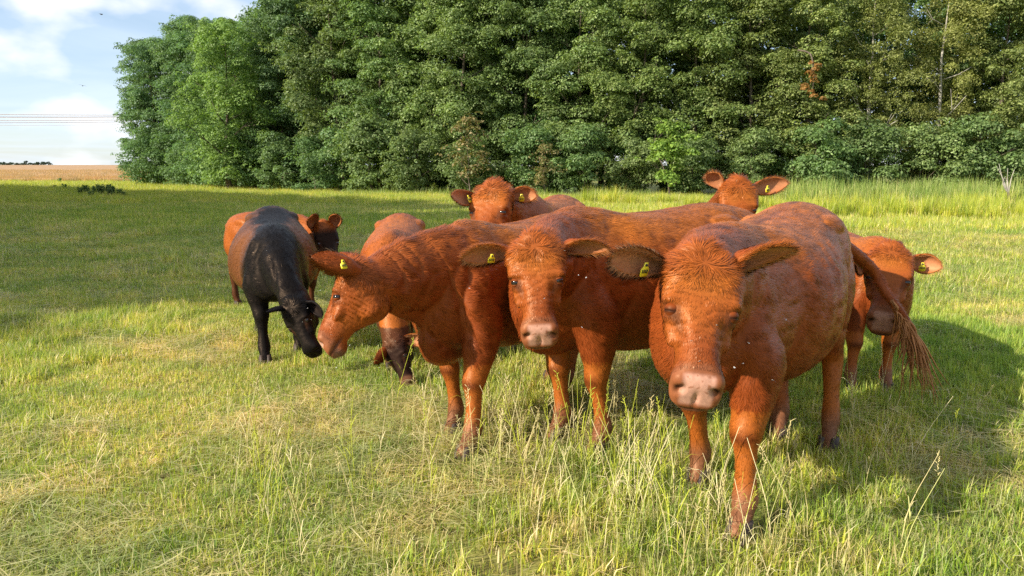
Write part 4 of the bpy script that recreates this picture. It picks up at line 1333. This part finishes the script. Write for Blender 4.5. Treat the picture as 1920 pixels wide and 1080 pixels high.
def cap(kind, x, y, s):
    px = 960 + FPX * x / y
    yt = float(np.interp(px, [225, 260, 310, 400, 450, 480, 530, 575], [165, 95, 48, 14, 24, 30, 8, -90]))
    return min(s, (322 - yt) / FPX * y / {'alder': 18.2, 'back': 20.3, 'birch': 19.2}[kind])


def place_tree(kind, x, y, s, label, group=None, rz=None, k=None, tint=None, sz=1.0):
    tm, cm = protos[kind][(k if k is not None else random.randrange(99)) % len(protos[kind])]
    nm = TREE_N[kind]
    e = bpy.data.objects.new(nm, None); COL.objects.link(e)
    e.location = (x, y, float(gz(x, y)) - 0.03); e.rotation_euler = (0, 0, random.uniform(0, 6.28) if rz is None else rz); e.scale = (s, s, s * sz)
    tag(e, label, 'bush' if nm == 'bush' else 'tree', group)
    t = link('trunk', tm, e); c = link('crown', cm, e)
    if tint: c.color = (*tint, 1)
    return e


ORD = ['first', 'second', 'third', 'fourth', 'fifth', 'sixth', 'seventh', 'eighth', 'ninth', 'tenth', 'eleventh', 'twelfth', 'thirteenth', 'fourteenth',
       'fifteenth', 'sixteenth', 'seventeenth', 'eighteenth', 'nineteenth', 'twentieth', 'twenty-first', 'twenty-second', 'twenty-third', 'twenty-fourth', 'twenty-fifth',
       'twenty-sixth', 'twenty-seventh', 'twenty-eighth', 'twenty-ninth', 'thirtieth']
ORD += ['thirty-' + w for w in ORD[:9]] + ['fortieth'] + ['forty-' + w for w in ORD[:9]] + ['fiftieth']
# the edge of the wood, walked from its left end
EDGE = np.array([(-36.5, 79), (-30, 71), (-22, 62.5), (-14, 56.5), (-6, 51.5), (2, 48.5), (12, 47.5), (24, 47.5), (36, 48), (48, 49)])
seg = np.concatenate([[0], np.cumsum(np.linalg.norm(np.diff(EDGE, axis=0), axis=1))])
def on_edge(d, back=0.0):
    p = catmull(seg, EDGE, [d])[0]; q = catmull(seg, EDGE, [d + .5])[0]
    t = nrm(q - p); nn = np.array([-t[1], t[0]])
    return p + nn * back
place_tree('alder', -37.4, 80, cap('alder', -37.4, 80, 1), 'broad dark alder just behind the leftmost tree of the wood', 'trees along the edge of the wood', k=1, tint=(.82, .95, 1.15))
place_tree('alder', -39.0, 83, cap('alder', -39.0, 83, 1), 'dark alder at the very left end of the wood, its crown bulging over the meadow', 'trees along the edge of the wood', k=2, tint=(.82, .95, 1.15))
d, i = 0.0, 0
while d < seg[-1] - 1:
    p = on_edge(d, 2.2 + random.uniform(-.7, .9))
    far = 1 - d / seg[-1]
    kind = 'alder'
    if p[0] > 19.5: kind = 'birch' if random.random() < .75 else 'alder'
    s = cap(kind, p[0], p[1], random.uniform(.92, 1.12))
    lab = 'tall %s in the front row of the wood, %s from the left end' % ('dark green alder' if kind == 'alder' else 'paler green birch', ORD[i])
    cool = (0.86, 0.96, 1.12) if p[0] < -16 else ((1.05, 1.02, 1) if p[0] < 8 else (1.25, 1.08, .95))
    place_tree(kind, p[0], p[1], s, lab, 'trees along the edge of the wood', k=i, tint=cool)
    d += random.uniform(3.4, 4.6); i += 1
d, i = 2.0, 0
while d < seg[-1] - 1:
    p = on_edge(d, 7.2 + random.uniform(-.8, 1.2))
    place_tree('back', p[0], p[1], cap('back', p[0], p[1], random.uniform(.95, 1.12)), 'dark alder in the second row of the wood, %s from the left end' % ORD[i], 'trees of the second row', k=i, tint=(.9, 1, 1.05))
    d += random.uniform(4.0, 5.2); i += 1
d, i = 5.0, 0
while d < seg[-1] - 1:
    p = on_edge(d, 12.5 + random.uniform(-1, 1))
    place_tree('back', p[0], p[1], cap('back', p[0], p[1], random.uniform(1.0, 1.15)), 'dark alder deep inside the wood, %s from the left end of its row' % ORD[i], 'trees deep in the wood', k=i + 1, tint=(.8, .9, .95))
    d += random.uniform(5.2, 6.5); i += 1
d, i = 0.5, 0
while d < seg[-1] - 1 and i < 30:
    p = on_edge(d, -0.6 + random.uniform(-.7, .7))
    t_ = (1, 1, 1) if p[0] > -12 else (.9, 1, 1.05)
    place_tree('bush', p[0], p[1], random.uniform(.75, 1.15), 'leafy green bush at the foot of the wood, %s from the left end' % ORD[i], 'bushes at the foot of the wood', k=i, tint=t_)
    d += random.uniform(2.7, 4.0); i += 1
place_tree('willow', -22.6, 60.5, 1.02, 'rounded light green willow standing before the darker trees at the left of the wood', rz=1.0)
place_tree('bright', 9.2, 43.6, .95, 'slender bush with bright yellow-green leaves against the dark wood', rz=0.4)
place_tree('straw', -2.6, 46.2, 1.05, 'half dead straw-coloured bush above the far cow with lowered ears', rz=2.0)
place_tree('straw', 2.0, 45.6, .70, 'small straw and green bush with dead twigs at the foot of the wood', rz=4.0, k=0)
d, i = 1.5, 0
while d < seg[-1] - 1 and i < 30:
    p = on_edge(d, 4.2 + random.uniform(-.7, .7))
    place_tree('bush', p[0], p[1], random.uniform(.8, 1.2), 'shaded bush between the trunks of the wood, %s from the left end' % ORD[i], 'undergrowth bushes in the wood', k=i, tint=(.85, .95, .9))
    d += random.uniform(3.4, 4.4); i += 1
# trees standing outside the frame on the left, whose shade lies over the meadow
SHX, SHY = -2.6, 2.4
sh = [(-20.5, 1.0, .74), (-20, 6.5, .74), (-19.0, 12.5, .70), (-21.5, 17.5, .74), (-25, 21, .74), (-29, 25, .74), (-33, 28.5, .74), (-38, 33, .74), (-43, 37, .74), (-48, 41, .74), (-53, 45.5, .74), (-59, 49.5, .74), (-64, 53, .74), (-25, 9, .8), (-31, 17, .8), (-38, 24, .8), (-46, 31, .8), (-54, 38, .8)]
sh += [(-21.4, -3.0, .70), (-21.3, 1.2, .72), (-23.6, -1.2, .72)] + [(x - 5.5, y - 3.2, .86) for x, y, q in sh[:13]] + [(x - 8.5, y - 1.2, .9) for x, y, q in sh[3:13]]
for i, (x, y, s) in enumerate(sh):
    place_tree('back', x + SHX, y + SHY, s, 'shade-giving tree left of the meadow, outside the picture, the %s of them' % ORD[i], 'trees left of the meadow', k=i)


# a dead brown bough hanging in the leaves, and the broken trunk at the right
def dead_bough():
    r = np.random.default_rng(3)
    e = bpy.data.objects.new('dead_bough', None); COL.objects.link(e)
    e.location = (17.3, 44.3, 6.9)
    tag(e, 'rust brown dead bough hanging in front of the green wood', 'branch')
    cs = np.array([(r.normal(0, .22), r.normal(0, .2), z) for z in np.linspace(-1.2, .9, 11)]); rs = np.full(11, .30) * (1 - .3 * np.abs(np.linspace(-1, 1, 11)))
    V, F, C = leaf_cloud(r, cs, rs, 60, .075, DEADL)
    link('dead_leaves', raw_mesh('dead_leaves', V, [F], M_LEAF, False, {'tint': ('FLOAT_COLOR', C)}), e)
    v, q, t = tube([(0.1, 2.8, 2.0), (0.1, 1.4, 1.7), (0, 0.3, 1.2), (0.05, 0, 0), (0, 0, -1.2)], [.06, .05, .04, .025, .01], m=7, k=3)
    link('stem', raw_mesh('stem', v, [q, t], M_BARK), e)
dead_bough()

def snag():
    e = bpy.data.objects.new('broken_trunk', None); COL.objects.link(e)
    e.location = (20.1, 30.4, 0)
    tag(e, 'short dark broken trunk with pale split top at the right edge', 'dead tree')
    v, q, t = tube([(0, 0, -.1), (0.02, 0, .4), (-.03, 0, .75)], [.085, .07, .055], lateral=(1, 0, 0), m=10, k=3)
    link('trunk', raw_mesh('trunk', v, [q, t], M_BARK), e)
    ps = []
    rr = np.random.default_rng(2)
    for k in range(7):
        a = rr.uniform(-.7, .7); ln = rr.uniform(.5, 1.3)
        b = np.array([-.03, 0, .72])
        tp = b + np.array([math.sin(a) * ln, rr.normal(0, .15), math.cos(a) * ln])
        ps.append(tube([b, (b + tp) / 2 + rr.normal(0, .05, 3), tp], [.028, .017, .006], lateral=(1, .2, 0), m=6, k=2))
    v, q, t = join(ps)
    link('split_branches', raw_mesh('split_branches', v, [q, t], M_BARKP), e)
snag()

# nettles and docks in the shade at the far left, one plant each
def weed_mesh(seed, H):
    r = np.random.default_rng(seed)
    parts, cs = [], []
    for k in range(5):
        b = np.append(r.normal(0, .12, 2), 0); tp = b + np.array([r.normal(0, .15), r.normal(0, .15), H * r.uniform(.7, 1)])
        parts.append(tube([b, (b + tp) / 2, tp], [.02, .014, .006], lateral=(1, 0, 0), m=5, k=2))
        for z in np.linspace(.15, 1, 8): cs.append(b + (tp - b) * z)
    cs = np.array(cs)
    V, F, C = leaf_cloud(r, cs, np.full(len(cs), .17), 16, .06, [(0.10, 0.17, 0.05), (0.13, 0.20, 0.06)])
    v, q, t = join(parts)
    return raw_mesh('stems', v, [q, t], M_BARK), raw_mesh('leaves', V, [F], M_LEAF, False, {'tint': ('FLOAT_COLOR', C)})
wm = [weed_mesh(30 + i, 1.0) for i in range(3)]
wpos = [(ray(px, 345, d_), h_) for px, d_, h_ in ((100, 62, .8), (122, 60, 1.0), (150, 48, 1.0), (163, 50, 1.15), (176, 49, 1.1), (188, 47, 1.3), (199, 50, 1.2), (210, 48, 1.15), (222, 46, .9), (232, 44, .7), (168, 44, .8), (205, 45, 1.0), (112, 95, 1.2))]
for i, (p, h_) in enumerate(wpos):
    e = bpy.data.objects.new('nettle_plant', None); COL.objects.link(e)
    e.location = (p[0], p[1], float(gz(p[0], p[1]))); e.scale = (h_ * .6, h_ * .6, h_ * .62); e.rotation_euler = (0, 0, i)
    xs_ = sorted(range(len(wpos)), key=lambda j: wpos[j][0][0] / wpos[j][0][1])
    tag(e, 'tall dark nettle standing out of the meadow grass, %s from the left' % ORD[xs_.index(i)], 'plant', 'nettles in the meadow')
    a, b = wm[i % 3]
    link('stems', a, e); link('leaves', b, e)

# far tree line on the skyline
r = np.random.default_rng(8)
V, F, C = leaf_cloud(r, np.array([(x, 431 + r.normal(0, 1), gz(x, 431) + .9 + max(0, r.normal(0.2, .5)) * (1.4 if x < -285 else 1)) for x in np.arange(-345, -262, 1.3)]), np.full(64, 1.2), 60, .45, [(0.05, 0.08, 0.05)])
o = link('distant_tree_line', raw_mesh('distant_tree_line', V, [F], M_LEAF, False, {'tint': ('FLOAT_COLOR', C)})); tag(o, 'low dark line of distant trees on the skyline', kind='stuff')

# overhead power cables glinting in the sun, far behind the grain field
M_CABLE = mat_plain('cable_metal', (0.85, 0.85, 0.86), 0.35, 0.6)
for i, (ya, yb, rad) in enumerate(((212, 215.5, .26), (219, 218.5, .30), (226, 224, .24), (231, 227.5, .20), (235, 233, .12))):
    a = ray(-260, ya - 1.5, 330); b = ray(300, yb, 420)
    tt_ = np.linspace(0, 1, 9)
    pth = a[None] * (1 - tt_)[:, None] + b[None] * tt_[:, None]; pth[:, 2] -= 1.4 * 4 * tt_ * (1 - tt_) * .3
    v, q, t = tube(pth, np.full(9, rad), lateral=(0, 0, 1), m=6, k=2)
    tag(link('power_cable', raw_mesh('power_cable', v, [q, t], M_CABLE)), '%s of the pale power cables across the sky at the left' % ['highest', 'second highest', 'middle', 'second lowest', 'lowest'][i], 'cable', 'power cables in the sky')
# ------------------------------------------------------------------ the herd
HG = 'cattle standing together in the pasture'
FRONT = {}
def gp(px, py):
    """where the ground shows at that pixel"""
    d_ = CAM_H / math.tan(PITCH + math.atan((py - 540) / FPX))
    v_ = (540 - py) / FPX
    depth = d_ / (math.cos(PITCH) + v_ * math.sin(PITCH))
    return np.array([(px - 960) / FPX * depth, d_])


# front right: the biggest, head lowered to the camera
cow('large red-brown cow nearest the camera at the right, eyes half shut, tail swinging', HG, (1.34, 3.98), (-.60, -.80), 1.10,
    ray(1322, 472, 2.78), ray(1316, 728, 2.53), (1, -.03, -.04),
    [(ray(1486, 466, 2.74), (.25, -.62, -.65), .9, .9), (ray(1146, 484, 2.62), (-.30, -.85, .0), .7, .80)],
    feet=[gp(1385, 1015), gp(1308, 910), gp(1552, 850), gp(1442, 893)], vox=.0075, fur=190000, hs_w=1.20, hs_d=1.12, tilt=.060, belly=1.3, width=1.10, tags=(0, 1),
    eye_open=(.15, .15), neck_r=1.08,
    tail=[ray(1630, 500, 5.0), ray(1658, 545, 4.95), ray(1685, 580, 4.9), ray(1702, 602, 4.9)])
# middle: looks straight at the camera
cow('red-brown cow in the middle of the herd looking straight at the camera with sideways ears', HG, (.86, 4.74), (-.84, -.54), 1.09,
    ray(1003, 446, 3.62), ray(1012, 626, 3.42), (1, -.06, 0),
    [(ray(1140, 466, 3.62), (.1, -.75, -.65), .9, .85), (ray(868, 484, 3.6), (-.1, -.85, -.45), .85, .9)],
    feet=[gp(1132, 858), gp(1042, 822), None, None], vox=.0075, fur=140000, hs_w=1.26, hs_d=1.12, belly=1.15, tags=(0, 1), eye_open=(.8, .8))
# left in profile
cow('red-brown cow in profile facing left with its head lowered beside the black cow', HG, (.02, 4.98), (-.58, -.815), 1.02,
    ray(660, 492, 4.05), ray(582, 642, 3.95), (-.12, -1, -.05),
    [(ray(586, 482, 3.84), (-.45, .75, -.45), .85, .95), (ray(640, 476, 4.25), (-.6, .7, .2), .8)],
    feet=[gp(862, 862), gp(848, 812), gp(985, 775), None], vox=.0075, fur=140000, hs_w=1.05, hs_d=1.22, neck_r=1.05, brisket=1.9, wr=1.3, tags=(2, 0), eye_open=(.8, .8))
# black, grazing
cow('black cow with brown flanks grazing with its head down at the left of the herd', HG, (-2.24, 6.98), (.31, -.95), .98,
    ray(540, 566, 5.85), ray(578, 664, 5.75), (.93, -.36, .0),
    [(ray(604, 590, 5.75), (.4, -.9, -.3), 1.0, .8), (ray(500, 586, 5.7), (-.2, -.6, -.7), .8, .8)],
    style='black', feet=[gp(562, 660), gp(498, 692), None, gp(486, 645)], vox=.010, fur=60000, hs_w=1.1, neckup=-.02, tags=(0, 0), belly=1.3, width=1.16, tilt=.13)
# behind the black cow
cow('small orange-brown cow with a dark face standing behind the black cow', HG, (-2.75, 8.62), (.80, -.60), .88,
    ray(607, 418, 7.95), ray(628, 500, 7.75), (.85, .5, 0),
    [(ray(632, 402, 7.9), (.2, -.9, .1), .8), (ray(588, 402, 7.7), (.5, -.8, .1), .8)],
    style='darkface', vox=.012, fur=32000, tags=(0, 0), hs_w=1.1)
# grazing behind the profile cow
cow('orange-brown cow with a dark face grazing between the legs of the herd', HG, (-1.05, 6.75), (.06, -.99), .94,
    ray(728, 634, 5.68), ray(760, 724, 5.58), (.9, -.4, 0),
    [(ray(800, 640, 5.7), (.5, -.8, 0), .8), (ray(703, 682, 5.55), (-.4, -.6, -.4), .8, .8)],
    style='darkface', feet=[None, gp(729, 722), None, None], vox=.012, fur=40000, neckup=-.02, tags=(0, 0), hs_w=1.1, tilt=.10)
# far heads
cow('red-brown cow in the back row on the left with lowered ears and half shut eyes', HG, (.32, 7.0), (-.30, -.955), 1.06,
    ray(925, 345, 5.75), ray(893, 458, 5.45), (.93, -.30, .10),
    [(ray(1006, 366, 5.75), (.1, -.9, -.3), .9, .9), (ray(848, 368, 5.55), (-.45, -.85, .1), .85, .9)],
    style='reddark', vox=.010, fur=60000, hs_w=1.28, tags=(1, 1), eye_open=(.6, .6), neckup=.12)
cow('red-brown cow in the back row on the right with raised ears looking over the others', HG, (1.68, 7.05), (.10, -.99), .97,
    ray(1386, 338, 5.60), ray(1391, 458, 5.45), (1, -.04, -.02),
    [(ray(1478, 342, 5.75), (.1, -.95, 0), .9), (ray(1326, 326, 5.65), (-.75, -.6, 0), .7)],
    style='reddark', vox=.010, fur=60000, hs_w=1.26, tags=(1, 0), eye_open=(.8, .8), neckup=.16)
# far right behind the tail
cow('young brown cow with a yellow tag in its ear peering from behind the swinging tail', HG, (2.80, 6.12), (-.02, -1), .87,
    ray(1672, 462, 5.25), ray(1658, 596, 4.95), (.93, -.32, .02),
    [(ray(1766, 500, 5.2), (.0, -1, -.15), .9, .9), (ray(1606, 500, 5.1), (-.3, -.9, 0), .9)],
    style='reddark', face_shade=.15, feet=[gp(1678, 765), gp(1612, 758), None, None], vox=.010, fur=60000, hs_w=1.15, tags=(1, 0), eye_open=(.6, .6))

# ------------------------------------------------------------------ tall stems standing out of the near grass, each its own plant
M_STEM = mat_leafy('dry_stem', .15, .6, .2)
def stem_mesh(seed, H, headed):
    r = np.random.default_rng(seed)
    a = r.uniform(0, 6.28); ln = r.uniform(.05, .30) * H
    p = [(0, 0, 0), (math.cos(a) * ln * .25, math.sin(a) * ln * .25, H * .45), (math.cos(a) * ln, math.sin(a) * ln, H)]
    parts = [tube(p, [.0022, .0018, .0011], lateral=(1, 0, 0), m=5, k=3)]
    if headed:
        q = np.array(p[2])
        for k in range(12):
            b = q - np.array([0, 0, 1]) * k * .010
            e = b + np.array([r.normal(0, .010), r.normal(0, .010), .012 + .008 * r.random()])
            parts.append(tube([b, (b + e) / 2, e], [.0016, .0022, .0004], lateral=(1, 0, 0), m=4, k=1))
    for k in range(3):
        z = H * r.uniform(.1, .55); b = np.array([0, 0, z]) + np.array(p[2]) * np.array([.3, .3, 0]) * (z / H)
        aa = r.uniform(0, 6.28); L_ = r.uniform(.08, .18)
        parts.append(tube([b, b + np.array([math.cos(aa) * L_ * .5, math.sin(aa) * L_ * .5, L_ * .55]), b + np.array([math.cos(aa) * L_, math.sin(aa) * L_, L_ * .45])], [.0028, .0024, .0004], [.0004, .0004, .0002], lateral=(-math.sin(aa), math.cos(aa), 0), m=4, k=2))
    v, q, t = join(parts)
    c = np.repeat((G_DRY[seed % 4] if seed % 3 else G_YEL[seed % 3])[None], len(v), 0) * 1.0
    return raw_mesh('grass_stem', v, [q, t], M_STEM, True, {'tint': ('FLOAT_COLOR', c)})
SM = [stem_mesh(i, .5, i % 2 == 0) for i in range(10)]
sc_c = bpy.data.collections.new('stem_shapes')
for i, m_ in enumerate(SM):
    sc_c.objects.link(bpy.data.objects.new('grass_stem_%d' % i, m_))
r = np.random.default_rng(12)
pp = []
for px, py, n__ in ((1000, 900, 36), (1090, 850, 30), (1180, 950, 44), (1260, 900, 26), (1340, 1050, 30), (900, 880, 30), (960, 780, 30), (480, 900, 20), (1160, 800, 16), (700, 950, 16), (300, 560, 8), (800, 760, 12), (1450, 990, 14), (1700, 900, 12), (1650, 780, 10), (500, 1000, 16), (100, 900, 6)):
    base_d = CAM_H / math.tan(PITCH + math.atan((py - 540) / FPX))
    for k in range(n__):
        dd = base_d * r.normal(1, .10)
        pp.append(((px - 960 + r.normal(0, 50)) / FPX * dd * 1.03, dd))
pp = np.array(pp); n_ = len(pp)
szz = np.repeat(r.uniform(.45, 1.0, (n_, 1)), 3, 1)
scatter('dry_grass_stems', sc_c, np.column_stack([pp, gz(pp[:, 0], pp[:, 1])]), r.integers(0, 10, n_), r.random(n_) * 6.28, szz, r.normal(0, .12, (n_, 2)))

# ------------------------------------------------------------------ pale flies round the cattle and two birds
M_FLY = mat_plain('fly_wing', (0.75, 0.75, 0.72), 0.4, 0.5)
M_DARK = mat_plain('dark_chitin', (0.03, 0.03, 0.03), 0.4, 0.5)
fb = ball((0, 0, 0), (.0035, .0018, .0018), m=8)
fbm = raw_mesh('body', fb[0], [fb[1], fb[2]], M_DARK)
wv = np.array([(0, 0, .001), (-.002, .004, .002), (-.006, .006, .002), (-.006, .002, .0015)]); wv2 = wv * np.array([1, -1, 1])
def wing(vv): return loft(np.stack([vv, vv + np.array([0, 0, .0003])]))
w1 = wing(wv); w2 = wing(wv2)
w1m = raw_mesh('wing', w1[0], [w1[1], w1[2]], M_FLY); w2m = raw_mesh('wing', w2[0], [w2[1], w2[2]], M_FLY)
flies = [(1086, 516, 3.3), (1098, 520, 3.3), (1404, 644, 2.5), (1392, 682, 2.5), (1376, 690, 2.5), (1450, 713, 2.7), (1312, 678, 2.45), (1092, 614, 3.3), (576, 578, 3.9), (584, 600, 3.9), (622, 628, 3.8), (566, 604, 3.9), (712, 690, 3.9), (770, 690, 3.9), (1296, 640, 2.5),
         (500, 470, 6.0), (520, 610, 5.6), (478, 420, 6.2), (630, 690, 3.9), (1058, 470, 3.4), (935, 700, 3.6), (655, 648, 3.8), (1020, 560, 3.2), (1345, 610, 2.5), (1500, 420, 3.4), (1475, 600, 2.9), (880, 540, 3.7), (690, 455, 4.4), (740, 640, 3.9), (600, 545, 3.8)]
for i, (px, py, d_) in enumerate(flies):
    e = bpy.data.objects.new('fly', None); COL.objects.link(e); e.location = tuple(ray(px, py, d_)); e.rotation_euler = (random.uniform(-.6, .6), random.uniform(-.6, .6), random.uniform(0, 6.28)); e.scale = (.75,) * 3
    tag(e, 'tiny pale-winged fly in the air close to the cattle', 'fly', 'flies around the cattle')
    link('body', fbm, e); link('wing', w1m, e); link('wing', w2m, e)
def bird_mesh():
    b = ball((0, 0, 0), (.20, .07, .07), m=10)
    t = tube([(-.15, 0, 0), (-.3, 0, 0)], [.05, .08], [.02, .006], m=8, k=2)
    ws = []
    for sg in (-1, 1):
        ws.append(tube([(0, 0, .02), (.03, sg * .25, .10), (-.08, sg * .55, .04)], [.10, .08, .02], [.015, .01, .004], lateral=(1, 0, 0), m=8, k=3))
    v, q, t_ = join([b, t] + ws)
    return raw_mesh('bird', v, [q, t_], M_DARK)
bm_ = bird_mesh()
for i, (px, py) in enumerate(((190, 27), (155, 161))):
    o = link('bird', bm_, None, tuple(ray(px, py, 110))); o.rotation_euler = (.2, 0, 1 + i)
    tag(o, ['small dark bird high in the sky at the upper left', 'small dark bird lower in the sky above the power cables'][i], 'bird')
